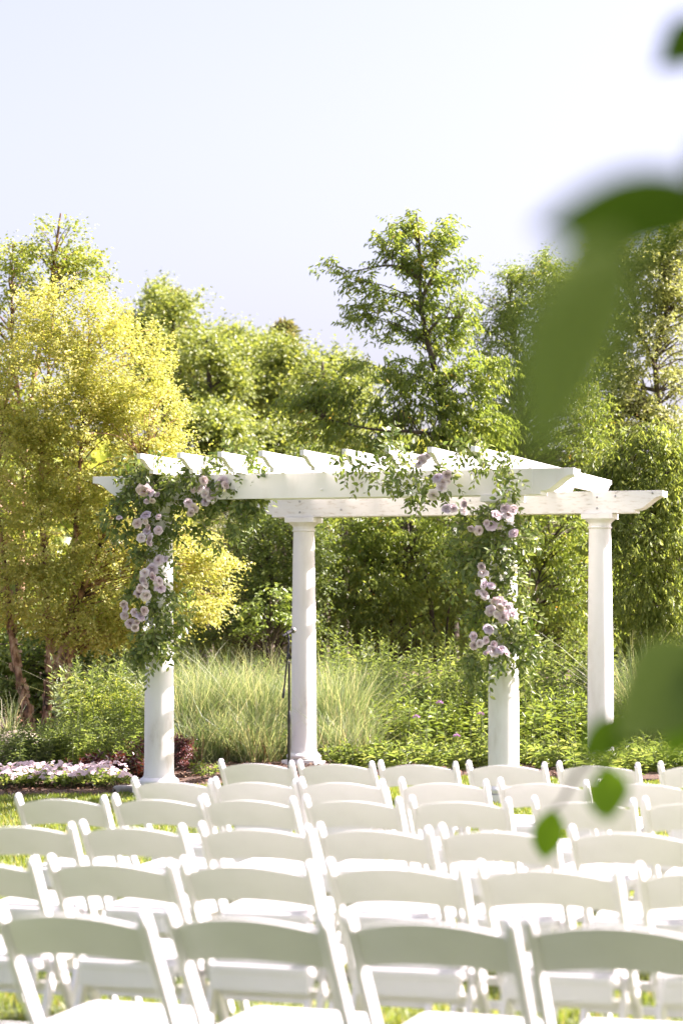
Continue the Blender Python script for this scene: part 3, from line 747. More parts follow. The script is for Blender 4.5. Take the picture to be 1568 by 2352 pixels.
def garland(label, depth, blobs, sprigs, roses, whites, colx, seed, group):
    rg = np.random.default_rng(seed)
    root = empty('flower_garland', at(colx, 1600, depth)); tag(root, label, 'garland', group)
    mb = MB(); LP = []     # leaves: pos, axis, normal, length
    def sprig(p0, d0, L, nl, sag, big=1.0):
        pts = []; p = Vector(p0); d = Vector(d0).normalized(); st = 7
        for k in range(st + 1):
            pts.append(p.copy()); d = (d + Vector((rg.normal(0, 0.12), rg.normal(0, 0.10), rg.normal(0, 0.10) - sag / st * 1.6))).normalized(); p = p + d * (L / st)
        mb.tube(pts, np.linspace(0.0022, 0.0010, len(pts)), 4)
        for k in range(nl):
            t = (k + 0.6) / nl * st; i = min(int(t), st - 1); q = pts[i].lerp(pts[i + 1], t - i); tang = (pts[i + 1] - pts[i]).normalized()
            sd = tang.cross(Vector((rg.normal(0, 0.5), -1, rg.normal(0, 0.5)))).normalized() * (1 if k % 2 else -1)
            ax = tang * 0.55 + sd * 0.8 + Vector((rg.normal(0, 0.2), rg.normal(0, 0.25), rg.normal(0, 0.2) - 0.28))
            nr = Vector((rg.normal(0, 0.45), -0.9 + rg.normal(0, 0.45), 0.5 + rg.normal(0, 0.4)))
            LP.append((q, ax.normalized(), nr, (0.040 + 0.040 * rg.random()) * big * (1 - 0.3 * k / nl)))
    sc = depth / F
    for (cx, cy, rx, ry, ns, dd) in blobs:
        for _ in range(int(ns * 2.5)):
            a = rg.random() * 6.28; r = math.sqrt(rg.random()) * 0.75
            px, py = cx + rx * r * math.cos(a), cy + ry * r * math.sin(a)
            p = at(px, py, depth + dd + rg.uniform(-0.13, 0.10))
            d = Vector((math.cos(a) * rx / max(rx, ry) + rg.normal(0, 0.5), rg.normal(-0.15, 0.45), -math.sin(a) * ry / max(rx, ry) * 0.8 + rg.normal(0, 0.5)))
            sprig(p, d, rg.uniform(0.08, 0.20), int(rg.integers(5, 9)), rg.uniform(0.2, 1.0))
    for (x0, y0, x1, y1, nl, dd, sag) in sprigs:
        a, b = at(x0, y0, depth + dd), at(x1, y1, depth + dd + rg.uniform(-0.06, 0.03)); sprig(a, b - a, (b - a).length * 1.05, nl, sag, 1.1)
    mb.build('vine', M['vine'], root)
    # the 300 leaves that show largest stand as single leaves, the rest is one part
    LP.sort(key=lambda t: -t[3] * (1.2 if t[0].y < depth else 1.0))
    for (q, ax, nr, L) in LP[:300]:
        o = bpy.data.objects.new('leaf', GLEAF[int(rg.integers(3))]); COL.objects.link(o); o.parent = root
        o.matrix_parent_inverse = Matrix.Translation(root.location).inverted()
        o.matrix_basis = Matrix.Translation(q) @ frame(ax, nr).to_4x4() @ Matrix.Diagonal((L, L, L, 1))
    rest = LP[300:]
    V, Fc, rn = leaf_cloud(np.array([tuple(t[0]) for t in rest]), np.array([tuple(t[1]) for t in rest]), np.array([tuple(t[2]) for t in rest]), np.array([t[3] for t in rest]), 0.5)
    tag(link('foliage', mesh_np('foliage', V, Fc, M['gleaf'], True, rn), root), kind='stuff')
    def bloom(meshes, nm, lst, k0):
        for i, (px, py, dm) in enumerate(lst):
            D_ = depth - 0.17 + rg.uniform(-0.03, 0.03); p = at(px, py, D_); s = dm * D_ / F * k0 * rg.uniform(.85, 1.15)
            ax = Vector((rg.normal(0.1, 0.6) + (px - colx) * 0.002, -1, rg.normal(0.25, 0.55))).normalized()
            R_ = ax.to_track_quat('Z', 'Y').to_matrix() @ Matrix.Rotation(rg.random() * 6.28, 3, 'Z')
            o = bpy.data.objects.new(nm, meshes[int(rg.integers(len(meshes)))]); COL.objects.link(o); o.parent = root
            o.matrix_parent_inverse = Matrix.Translation(root.location).inverted()
            o.matrix_basis = Matrix.Translation(p) @ R_.to_4x4() @ Matrix.Diagonal((s, s, s * 0.9, 1))
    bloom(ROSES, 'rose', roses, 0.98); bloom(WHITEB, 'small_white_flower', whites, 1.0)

def zmap(lst, ox, oy, k): return [(ox + x * k, oy + y * k, d * k) for x, y, d in lst]
RL = zmap([(430,425,100),(480,450,70),(550,465,48),(500,515,55),(455,520,45),(955,335,80),(860,420,66),(920,410,84),(985,405,55),(970,460,84),(1020,485,80),(970,525,66),(1125,345,72),(1085,390,78),(1150,385,70),(820,535,66),(865,580,92),(840,620,64),(445,645,78),(440,700,50),(555,655,40),(210,665,40),(370,715,64),(470,750,54),(455,790,66),(405,845,84),(485,850,88),(470,890,64),(555,778,68)], 219.5, 1016, 0.26)
RL += zmap([(630,180,130),(710,165,95),(550,300,130),(455,345,122),(545,390,112),(435,430,95),(465,490,85),(635,450,122),(650,540,132),(390,535,122),(375,610,105),(470,630,122),(185,735,85),(210,800,75),(195,885,95),(440,825,115),(400,900,95),(325,850,85),(270,985,105),(330,1040,105),(350,975,75)], 250.9, 1254.4, 0.18)
WL = zmap([(405,945,60),(465,1050,70),(495,1000,50),(440,1040,50),(900,1160,50),(540,1370,50)], 250.9, 1254.4, 0.18) + zmap([(1165,630,30),(1200,690,30),(1140,740,32),(1150,655,26)], 219.5, 1016, 0.26)
RR = zmap([(697,385,58),(660,410,58),(640,445,58),(865,535,74),(785,560,64),(825,595,84),(872,590,38),(820,640,64),(750,700,74),(860,815,74),(915,810,68),(1010,775,68),(1005,835,64),(1340,810,80),(1405,820,80),(1360,870,84),(1275,865,74),(1190,930,48),(1225,950,78),(1290,955,55),(1065,975,64),(1125,990,64),(1410,1020,80)], 784, 940.8, 0.28)
RR += zmap([(450,620,85),(465,690,85),(470,800,105),(545,810,75),(475,900,105),(410,890,55),(575,965,84),(625,970,80),(680,990,55),(640,1035,84),(740,1020,65),(680,1070,74),(540,1070,84),(600,1105,75),(665,1135,95),(765,1100,90),(520,1255,84),(365,1330,75),(375,1420,85),(430,1400,65),(495,1370,60),(575,1410,75),(570,1475,95),(645,1465,85),(700,1500,65),(495,1500,55)], 1003.5, 1160.3, 0.2267)
WR = zmap([(650,750,55),(690,690,45),(780,640,65),(780,740,55),(760,830,55),(690,440,45),(620,860,38),(640,720,40),(800,680,40),(180,240,40)], 1003.5, 1160.3, 0.2267) + zmap([(385,155,45),(345,205,40),(370,290,36),(410,255,40)], 784, 940.8, 0.28)
garland('lavender rose garland hanging on the column beside the yellow tree', 19.62,
    [(330,1118,58,42,24,0),(400,1130,60,42,20,0),(470,1112,65,36,18,-.02),(552,1125,45,45,16,-.03),(520,1098,70,40,14,-.04),(580,1145,32,46,9,-.03),(335,1072,42,22,9,-.05),(300,1165,45,32,12,0),(520,1180,62,40,15,0),(490,1222,50,26,8,.05),
     (368,1200,42,36,14,0),(345,1258,34,36,9,0),(272,1200,34,36,6,0),(530,1040,50,16,6,-.1),(590,1070,16,26,4,-.12),(460,1065,40,20,5,-.15),
     (345,1305,30,28,8,0),(332,1370,36,38,12,0),(368,1390,24,36,9,-.04),(348,1440,42,42,17,0),(372,1470,36,32,13,-.04),(338,1490,40,22,11,0),(420,1400,22,56,8,.1)],
    [(330,1518,288,1552,9,0,.5),(345,1530,338,1578,8,-.06,.6),(352,1500,350,1570,8,-.12,.5),(300,1170,232,1205,9,.05,.3),(290,1190,250,1240,7,.05,.6),(560,1180,606,1230,8,0,.6),(545,1200,560,1270,9,0,.5),
     (590,1090,612,1170,9,-.05,.3),(500,1050,580,1030,8,-.15,-.2),(330,1050,262,1045,7,-.1,.3),(300,1060,240,1068,6,-.1,.3),(420,1180,440,1260,8,0,.6),(460,1190,500,1250,8,0,.6),(600,1105,598,1020,8,-.2,-.2),(395,1300,440,1350,7,.05,.6),(400,1270,398,1330,5,-.1,.5)],
    RL, WL, 367, 11, 'rose garlands on the front columns')
garland('lavender rose garland with trailing leaves covering the column away from the yellow tree', 18.70,
    [(915,1060,20,40,4,-.1),(900,1020,16,26,3,-.15),(868,1108,46,10,4,-.05),(930,1092,36,34,6,-.05),(962,1132,36,26,5,0),(1012,1108,42,32,6,-.03),(1130,1062,46,30,6,-.15),(1172,1108,20,38,6,-.1),(1080,1036,36,10,4,-.25),(855,1062,36,16,4,-.2),(800,1072,16,22,3,-.2),
     (1150,1170,46,16,8,0),(1090,1200,55,36,15,0),(1150,1230,40,38,13,0),(1072,1262,46,36,13,.03),(1192,1232,34,46,11,0),(1132,1292,55,46,20,0),(1062,1322,36,40,8,.03),(1170,1312,36,46,13,0),(1140,1382,46,36,13,0),(1192,1412,34,56,13,0),(1112,1402,34,36,8,0),(1150,1462,46,34,14,-.02),(1202,1482,28,46,11,.03),(1092,1500,34,36,8,.03),(1212,1540,14,36,5,.05),(1082,1540,24,36,6,.05)],
    [(1150,1500,1140,1570,9,-.12,.3),(1160,1510,1130,1560,7,-.12,.2),(1120,1510,1122,1600,9,-.1,.4),(1200,1530,1196,1620,9,0,.4),(895,1040,890,988,7,-.2,-.3),(900,1045,868,1028,6,-.2,.2),(1100,1040,1190,1130,12,-.25,.2),(1090,1060,1120,1015,6,-.25,0),
     (1180,1120,1200,1210,9,-.1,.4),(1050,1270,1040,1400,8,.05,.3),(1200,1250,1236,1300,7,.05,.5),(1210,1420,1238,1490,7,.05,.5),(960,1150,950,1190,5,-.03,.5),(920,1100,846,1100,9,-.05,.1),(830,1060,788,1100,7,-.2,.6),(1010,1020,1075,1030,6,-.25,.3)],
    RR, WR, 1155, 12, 'rose garlands on the front columns')

# ------------------------------------------------------------------ trees
def gp(px, d): p = at(px, 1405, d); return Vector((p.x, d, 0.0))

# yellow birch: three stems
D = 26.4
stems = [[gp(78, D) + Vector((0, 0, -0.05)), at(64, 1640, D), at(34, 1500, D + .1), at(10, 1290, D + .15), at(-8, 1100, D + .1), at(20, 900, D)],
         [gp(104, D + .1) + Vector((0, 0, -0.05)), at(111, 1600, D + .1), at(115, 1480, D + .1), at(103, 1300, D + .1), at(96, 1100, D + .2), at(112, 850, D + .2), at(125, 700, D + .2)],
         [gp(128, D - .1) + Vector((0, 0, -0.05)), at(142, 1600, D - .1), at(162, 1480, D - .1), at(170, 1330, D - .1), at(177, 1180, D), at(192, 950, D), at(205, 760, D + .1)],
         [at(130, 1560, D - .05), at(158, 1450, D), at(200, 1330, D - .2), at(262, 1180, D - .3), at(330, 1060, D - .4)]]
gb, S, cl = make_tree('yellow_birch', 'multi-stemmed birch with bright yellow foliage and peeling tan bark', 'tree', gp(104, D), stems,
    [(170,740,140,95,D),(280,850,120,120,D,.7),(120,900,150,150,D,.8),(330,960,95,110,D,.6),(200,1020,170,150,D,.8),(370,1050,70,60,D,.5),(60,1080,110,130,D,.7),(300,1170,140,100,D,.7),(130,1230,150,110,D,.7),(90,1370,140,80,D,.6),(260,1330,150,90,D,.7),(400,1270,110,60,D,.6),(450,1370,70,60,D,.5),(330,1420,110,50,D,.5),(490,1290,45,30,D,.4),(200,1440,110,45,D,.5)],
    2300, 60, 0.15, 0.041, 0.68, 0.35, M['gold'], M['bark'], shell=0.45, thin=0.12, tscale=.8, br=.008, sub=1.0, rad=(0.062, 0.007), frac=0.16, flat=0.45, updir=0.9)
# curls of bark on the lower stems
mb = MB()
for s in S[:3]:
    for k in range(110):
        t = random.random() ** 0.8 * 0.62; i = int(t * (len(s) - 2)); p = s[i].lerp(s[i + 1], random.random()); a = random.random() * 6.28
        r = 0.062 - 0.048 * i / len(s); n = Vector((math.cos(a), math.sin(a), 0)); tg = Vector((-math.sin(a), math.cos(a), 0)); w, h = random.uniform(.015, .045), random.uniform(.012, .04)
        q = p + n * (r * 0.98); c1 = random.uniform(.3, .9)
        vs = [q - Zv * h, q + Zv * h, q + tg * w * .6 + n * w * .2 * c1 - Zv * h, q + tg * w * .6 + n * w * .2 * c1 + Zv * h * .9, q + tg * w + n * w * c1 - Zv * h * .8, q + tg * w + n * w * c1 + Zv * h * .7]
        mb.add(vs, [(0, 2, 3, 1), (2, 4, 5, 3)])
tag(mb.build('peeling_bark', M['flake'], gb), kind='stuff')

D = 31.0
make_tree('green_birch', 'tall light green birch rising behind the yellow tree', 'tree', gp(40, D),
    [[gp(40, D), at(45, 1400, D), at(60, 1000, D), at(110, 700, D), at(140, 490, D)], [at(60, 1000, D), at(30, 800, D), at(30, 560, D)]],
    [(150,560,80,70,D,.5),(110,640,120,70,D,.6),(40,610,60,60,D,.5),(200,620,70,50,D,.5),(20,760,110,100,D,.7),(10,930,110,110,D,.7),(0,1120,110,140,D,.7),(40,1320,120,140,D,.7)],
    520, 40, 0.2, 0.06, 0.62, 0.6, M['birch'], M['bark'], shell=0.35, rad=(0.07, 0.012), frac=0.6)

# trees far behind the centre
FARG = 'far trees behind the pergola'
far = [(400,780,100,120,50,'rounded pale green tree far behind the yellow tree'),(480,870,85,110,46,'light green tree with loose crown far behind, next to the yellow tree'),(575,870,85,100,52,'small rounded tree in the far tree line behind the pergola'),
       (665,880,75,110,49,'taller light green tree in the far tree line below the spire of a spruce'),(745,920,95,110,44,'loose green tree in the far tree line beside the tall lance-leaved tree'),(470,1010,100,70,40,'low bright green tree in front of the far tree line'),(620,1030,110,70,42,'low dark green thicket tree in front of the far tree line')]
far += [(340,720,60,90,54,'pale far tree half hidden behind the crown of the yellow tree'),(525,830,70,90,57,'small pale tree deep in the far tree line behind the pergola'),(620,850,70,90,58,'narrow green tree deep in the far tree line beside the spruce spire'),(790,880,60,90,50,'airy far tree just beside the tall slender tree')]
for (cx, cy, rx, ry, d, lab) in far:
    b = gp(cx, d); w = 0.45 * rx
    make_tree('far_tree', lab, 'tree', b, [[b, at(cx + 5, cy + ry, d), at(cx, cy, d), at(cx - 5, cy - ry * .8, d)]],
        [(cx, cy, rx * .75, ry * .8, d), (cx - w, cy + ry * .35, rx * .6, ry * .6, d), (cx + w, cy + ry * .3, rx * .6, ry * .6, d), (cx - w * .5, cy - ry * .5, rx * .42, ry * .42, d), (cx + w * .6, cy - ry * .45, rx * .42, ry * .42, d), (cx, cy + ry * 1.1, rx, ry * .5, d)],
        420, 34, 0.33, 0.10, 0.6, 0.3, M['far'], M['wood'], shell=0.45, rad=(0.10, 0.02), frac=0.3, group=FARG, tscale=2.2, thin=.35)

def spruce(px, ptop, pbot, d, half, label):
    b = gp(px, d); top = at(px, ptop, d); z0 = at(px, pbot, d).z
    root = empty('spruce_tree', b); tag(root, label, 'tree')
    mb = MB(); mb.tube([b, b.lerp(top, .5), top], [0.16, 0.09, 0.01], 8); Pp, Ax = [], []
    hw = half * d / F
    for k in range(170):
        t = random.random() ** 1.2; z = z0 + (top.z - z0) * t; a = random.random() * 6.28; L = hw * (1.05 - t) * random.uniform(.75, 1.1)
        p0 = Vector((b.x, d, z)); e = p0 + Vector((math.cos(a) * L, math.sin(a) * L, 0.15 * L)); mb.tube([p0, p0.lerp(e, .5) - Zv * .06 * L, e], [.02, .012, .005], 4)
        for j in range(40):
            q = p0.lerp(e, random.uniform(.15, 1.05)); Pp.append(q + Vector((random.gauss(0, .09), random.gauss(0, .09), random.gauss(-.03, .06)))); Ax.append((math.cos(a) + random.gauss(0, .6), math.sin(a) + random.gauss(0, .6), random.gauss(.15, .4)))
    mb.build('trunk', M['wood'], root, smooth=True)
    n = len(Pp); V, Fc, rn = leaf_cloud(np.array([tuple(p) for p in Pp]), np.array(Ax), rv(n) + np.array([0, 0, .6]), 0.13 + 0.12 * RNG.random(n), 0.30)
    tag(link('crown', mesh_np('crown', V, Fc, M['spruce'], True, rn), root), kind='stuff')
spruce(392, 672, 980, 58, 150, 'brownish spruce top showing above the trees beside the yellow tree')
spruce(652, 742, 960, 60, 60, 'thin dark spruce spire standing up from the far tree line')

# lance-leaved tree in the middle
D = 30.0
make_tree('lance_leaf_tree', 'tall slender tree with drooping narrow leaves and a leaning dark trunk', 'tree', gp(1045, D + 2.4),
    [[gp(1045, D + 2.4), at(1040, 1250, D + 2.2), at(1022, 1000, D + .4), at(1000, 860, D), at(978, 770, D), at(966, 690, D), at(962, 560, D), at(955, 490, D)],
     [at(978, 770, D), at(1010, 735, D - .2), at(1060, 728, D - .3)], [at(966, 690, D), at(990, 640, D), at(1010, 590, D)], [at(1022, 1000, D), at(930, 990, D - .2), at(850, 985, D - .2), at(745, 962, D - .1)],
     [at(964, 640, D), at(900, 610, D), at(800, 625, D)]],
    [(955,515,36,32,D,.25),(905,545,34,46,D,.3),(1030,545,26,46,D,.25),(965,585,50,34,D,.3),(1062,600,26,26,D,.2),(900,610,40,26,D,.3),(1010,640,56,26,D,.3),(775,612,26,16,D,.2),(825,640,40,24,D,.25),(880,672,44,28,D,.3),(955,690,46,34,D,.35),(1060,700,40,22,D,.25),(830,720,40,20,D,.25),(905,760,60,34,D,.35),(1010,770,60,44,D,.4),(1090,760,40,40,D,.35),(1110,840,60,40,D,.4),(850,850,60,30,D,.35),(950,860,80,40,D,.4),(1050,890,80,50,D,.45),(770,905,60,32,D,.35),(870,930,80,36,D,.4),(1000,960,110,44,D,.45),(700,930,46,36,D,.3),(760,985,70,26,D,.35),(1100,980,80,50,D,.45),(920,1030,140,40,D,.45),(1060,1060,130,40,D,.45)],
    560, 46, 0.17, 0.092, 0.27, .9, M['peach'], M['wood'], T=T_LANCE, shell=0.3, rad=(0.065, 0.010), br=.009, frac=0.35, flat=0.8, updir=0.4, thin=0.26, tscale=.8)
D = 33.0
make_tree('willow_like_tree', 'wispy fine-leaved tree rising between the slender tree and the grey-green tree', 'tree', gp(1210, D),
    [[gp(1210, D), at(1205, 1200, D), at(1195, 900, D), at(1170, 680, D)], [at(1200, 1000, D), at(1260, 800, D), at(1290, 640, D)]],
    [(1140,720,60,60,D,.5),(1200,690,70,70,D,.5),(1270,660,70,60,D,.5),(1320,700,70,90,D,.6),(1180,820,90,90,D,.7),(1270,830,90,110,D,.7),(1200,960,110,90,D,.7),(1310,980,90,110,D,.7),(1180,640,25,30,D,.3),(1270,600,30,30,D,.3)],
    900, 48, 0.20, 0.062, 0.30, 0.6, M['peach'], M['wood'], T=T_LANCE, shell=0.3, rad=(0.08, 0.012), frac=0.5)
D = 34.0
make_tree('grey_green_tree', 'open-crowned tree with small grey-green leaves and dark forked limbs', 'tree', gp(1545, D),
    [[gp(1545, D), at(1535, 1150, D), at(1505, 850, D), at(1530, 720, D), at(1520, 600, D)], [at(1505, 850, D), at(1460, 720, D), at(1440, 600, D)], [at(1515, 900, D), at(1420, 870, D), at(1370, 800, D)]],
    [(1470,590,80,50,D,.5),(1540,570,60,60,D,.5),(1400,660,60,55,D,.5),(1480,700,60,50,D,.5),(1385,760,60,60,D,.5),(1440,830,60,45,D,.5),(1560,690,40,60,D,.4),(1390,900,80,70,D,.6),(1460,960,80,60,D,.6),(1560,860,50,60,D,.5),(1380,1020,90,60,D,.6),(1550,1000,60,80,D,.5),(1500,640,90,70,D,.6),(1560,760,60,70,D,.5),(1450,760,60,60,D,.5),(1560,520,50,40,D,.4),(1400,600,50,50,D,.4)],
    1250, 38, 0.19, 0.07, 0.48, 0.3, M['silver'], M['wood'], shell=0.3, rad=(0.07, 0.012), frac=0.6, thin=.22)
D = 26.0
make_tree('weeping_tree', 'weeping tree with light hanging leaves beyond the far column', 'tree', gp(1560, D + .6),
    [[gp(1560, D + .6), at(1555, 1400, D + .6), at(1540, 1150, D + .4), at(1500, 1020, D + .2)], [at(1545, 1200, D + .4), at(1450, 1080, D), at(1380, 1120, D)]],
    [(1510,1010,80,40,D,.4),(1440,1060,70,45,D,.4),(1550,1090,70,70,D,.5),(1470,1140,90,60,D,.5),(1545,1230,70,90,D,.5),(1455,1240,70,80,D,.5),(1500,1360,90,80,D,.5),(1560,1440,50,60,D,.4),(1390,1110,50,40,D,.4)],
    560, 40, 0.17, 0.085, 0.27, 1.3, M['weep'], M['wood'], T=T_LANCE, shell=0.4, rad=(0.08, 0.02), frac=0.4, flat=0.9, updir=0.2)
D = 31.5
for (nm, lab, ells, bx_, mat) in (
    ('dark_thicket_shrub', 'dense dark green shrub with narrow leaves behind the middle column', [(800,1240,90,70,D,.7),(900,1220,100,70,D,.7),(850,1340,110,90,D,.7),(960,1310,100,100,D,.7),(800,1420,80,60,D,.6),(930,1430,110,60,D,.6)], 870, M['peach']),
    ('leafy_thicket_shrub', 'dense narrow-leaved shrub between the garlanded column and the far column', [(1060,1200,100,70,D,.7),(1170,1210,100,70,D,.7),(1280,1220,100,80,D,.7),(1090,1330,110,90,D,.7),(1220,1340,120,100,D,.7),(1330,1330,90,100,D,.7),(1120,1440,110,60,D,.6),(1280,1450,120,60,D,.6)], 1190, M['peach']),
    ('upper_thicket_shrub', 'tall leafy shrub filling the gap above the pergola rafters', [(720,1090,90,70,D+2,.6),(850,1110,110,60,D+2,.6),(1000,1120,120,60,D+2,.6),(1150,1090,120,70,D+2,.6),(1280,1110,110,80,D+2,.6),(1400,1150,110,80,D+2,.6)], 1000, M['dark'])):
    make_tree(nm, lab, 'shrub', gp(bx_, D), [[gp(bx_, D), at(bx_ - 10, 1400, D), at(bx_ - 40, 1250, D)], [gp(bx_ + 15, D), at(bx_ + 30, 1400, D), at(bx_ + 70, 1250, D)], [gp(bx_ - 15, D), at(bx_ - 60, 1430, D), at(bx_ - 120, 1300, D)]],
        ells, 800, 42, 0.18, 0.075, 0.29, 0.9, mat, M['wood'], T=T_LANCE, shell=0.5, rad=(0.05, 0.015), frac=0.3, updir=0.45, trunk_name='stems', crown_name='foliage')
D = 33.0
make_tree('olive_shrub', 'rounded dull olive shrub behind the column with the microphone', 'shrub', gp(610, D), [[gp(610, D), at(605, 1450, D), at(600, 1300, D)], [gp(620, D), at(640, 1420, D), at(660, 1260, D)]],
    [(600,1260,90,80,D,.7),(680,1230,70,70,D,.6),(560,1370,90,90,D,.7),(660,1370,90,90,D,.7),(740,1300,70,90,D,.6),(520,1240,60,60,D,.6),(600,1150,110,60,D+3,.7),(480,1130,80,80,D+3,.7),(600,1480,130,50,D,.6),(480,1400,80,90,D-1,.6),(470,1500,110,50,D-1,.6)],
    850, 50, 0.19, 0.046, 0.6, 0.2, M['bush'], M['wood'], thin=.12, shell=0.4, rad=(0.05, 0.015), frac=0.4, trunk_name='stems', crown_name='foliage')
D = 30.5
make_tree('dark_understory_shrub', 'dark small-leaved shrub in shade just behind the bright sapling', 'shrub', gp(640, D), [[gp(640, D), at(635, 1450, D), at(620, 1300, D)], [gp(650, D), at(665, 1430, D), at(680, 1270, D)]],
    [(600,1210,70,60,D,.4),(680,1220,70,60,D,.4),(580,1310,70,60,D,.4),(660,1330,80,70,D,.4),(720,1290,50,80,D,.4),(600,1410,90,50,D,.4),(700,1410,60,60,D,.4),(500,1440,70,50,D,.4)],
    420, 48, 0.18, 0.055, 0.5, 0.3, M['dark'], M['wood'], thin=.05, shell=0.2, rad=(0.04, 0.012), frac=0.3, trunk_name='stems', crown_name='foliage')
D = 28.0
make_tree('bright_sapling', 'bright green sapling lit by the sun just behind the microphone', 'shrub', gp(625, D), [[gp(625, D), at(622, 1480, D), at(620, 1370, D)]],
    [(620,1380,35,35,D,.25),(590,1420,35,25,D,.25),(650,1430,35,30,D,.25),(575,1450,25,20,D,.2)], 46, 26, 0.14, 0.075, 0.5, 0.5, M['fresh'], M['wood'], rad=(0.018, 0.005), frac=0.9, trunk_name='stem', crown_name='foliage')
D = 30.0
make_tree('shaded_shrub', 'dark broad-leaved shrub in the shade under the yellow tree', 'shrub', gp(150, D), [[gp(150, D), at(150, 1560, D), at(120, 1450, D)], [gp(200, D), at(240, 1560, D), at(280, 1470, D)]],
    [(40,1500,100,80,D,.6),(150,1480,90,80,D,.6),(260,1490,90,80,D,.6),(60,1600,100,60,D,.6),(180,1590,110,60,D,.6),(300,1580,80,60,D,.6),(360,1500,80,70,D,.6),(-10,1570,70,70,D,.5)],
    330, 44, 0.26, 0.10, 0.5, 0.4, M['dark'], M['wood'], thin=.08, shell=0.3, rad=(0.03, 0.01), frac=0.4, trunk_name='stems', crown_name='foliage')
# the wood beyond everything
def woodland():
    n = 16000; x = (RNG.random(n) * 2 - 1) * 26; y = 62 + RNG.random(n) * 12
    z = RNG.random(n) ** 0.9 * (5.6 + 1.1 * np.sin(x * 0.55) + 0.6 * np.sin(x * 1.9))
    V, Fc, rn = leaf_cloud(np.c_[x, y, z], rv(n) - np.array([0, 0, .3]), rv(n) + np.array([0, -.2, .6]), 0.55 + 0.3 * RNG.random(n), 0.7)
    tag(link('distant_wood', mesh_np('distant_wood', V, Fc, M['far'], True, rn)), 'distant green wood behind all the trees', 'wood', kind='stuff')
woodland()

# ------------------------------------------------------------------ planting in the bed
def grass_clump(px, d, n, L, spread, label, group=None, z0=0.0, mat=None, straw=0.12, base_r=0.24):
    b = gp(px, d); root = empty('ornamental_grass', b); tag(root, label, 'grass', group)
    def blades(n, mat, nm, L, spread, wid):
        a = RNG.random(n) * 2 * math.pi; r0 = np.sqrt(RNG.random(n)) * base_r
        ln = L * (0.35 + 0.78 * RNG.random(n) ** .8); out = np.c_[np.cos(a), np.sin(a), 0 * a]
        sp = spread * (0.05 + 1.15 * RNG.random(n)); bend = RNG.random(n) ** 1.3; a2 = a + RNG.normal(0, 0.9, n); out2 = np.c_[np.cos(a2), np.sin(a2), 0 * a2]
        segs = 7; t = np.linspace(0, 1, segs)[None, :, None]
        base = np.array(b)[None, None] + (out * r0[:, None])[:, None, :]
        hor = (sp[:, None, None] * (0.35 * t + 0.65 * t ** 2.4)) * ln[:, None, None]
        ver = ln[:, None, None] * (t - (0.10 + 0.30 * bend[:, None, None]) * t ** 3.2)
        C = base + out2[:, None, :] * hor + np.array([0, 0, 1])[None, None] * ver + (rv(n, 0.09)[:, None, :] * t) + (rv(n, 0.03)[:, None, :] * np.sin(t * 7))
        tw = RNG.random(n) * math.pi; s = np.c_[np.cos(tw), np.sin(tw), 0 * tw][:, None, :]
        w = wid * (1 - 0.9 * t ** 2) * (0.7 + 0.6 * RNG.random(n))[:, None, None]
        V = np.stack([C - s * w, C + s * w], 2).reshape(-1, 3)
        o = (np.arange(n) * segs * 2)[:, None]; k = np.arange(segs - 1)[None] * 2
        I = (o + k).ravel(); Fc = np.c_[I, I + 1, I + 3, I + 2]
        me = mesh_np(nm, V, Fc, mat, True, np.repeat(RNG.random(n), segs * 2)); tag(link(nm, me, root), kind='stuff')
    blades(int(n * 1.4), M['tallgrass'], 'blades', L, spread, 0.0034)
    blades(int(n * .5), M['tallgrass'], 'arching_blades', L * 1.05, spread * 2.0, 0.003)
    blades(int(n * straw) + 10, M['straw'], 'dry_stalks', L * .62, spread * .5, 0.004)
GG = 'tall ornamental grasses round the columns'
for _x, _d in ((455, 23.6), (500, 23.8), (548, 23.7), (590, 23.6), (745, 23.8), (800, 23.7)): grass_clump(_x, _d, 260, .62, .75, 'short loose grass tuft in front of the tall striped grasses', 'short grass tufts', straw=.35)
for _x, _d in ((400, 25.2), (480, 25.4), (565, 25.3), (650, 25.2), (730, 25.2), (830, 25.3)): grass_clump(_x, _d, 420, 1.0, .6, 'paler grass clump standing behind the front row of striped grasses', 'grasses in the second row')
grass_clump(440, 24.2, 800, 1.10, .50, 'tall fine striped grass clump right behind the garlanded column', GG)
grass_clump(520, 24.6, 900, 1.12, .45, 'tall fine striped grass clump between garlanded column and microphone', GG)
grass_clump(605, 24.3, 800, 1.10, .45, 'tall fine striped grass clump beside the microphone stand', GG)
grass_clump(770, 24.4, 900, 1.12, .50, 'pale arching grass clump on the other side of the microphone column', GG)
grass_clump(1480, 25.2, 800, 1.25, .60, 'arching grass clump beyond the far column under the weeping tree', GG)
grass_clump(300, 25.5, 380, 1.0, .7, 'pale arching grass growing out of the leafy plants near the yellow tree', GG)
grass_clump(22, 24.6, 70, .7, .4, 'strappy green leaf tuft in front of the birch stems', None, base_r=.06)

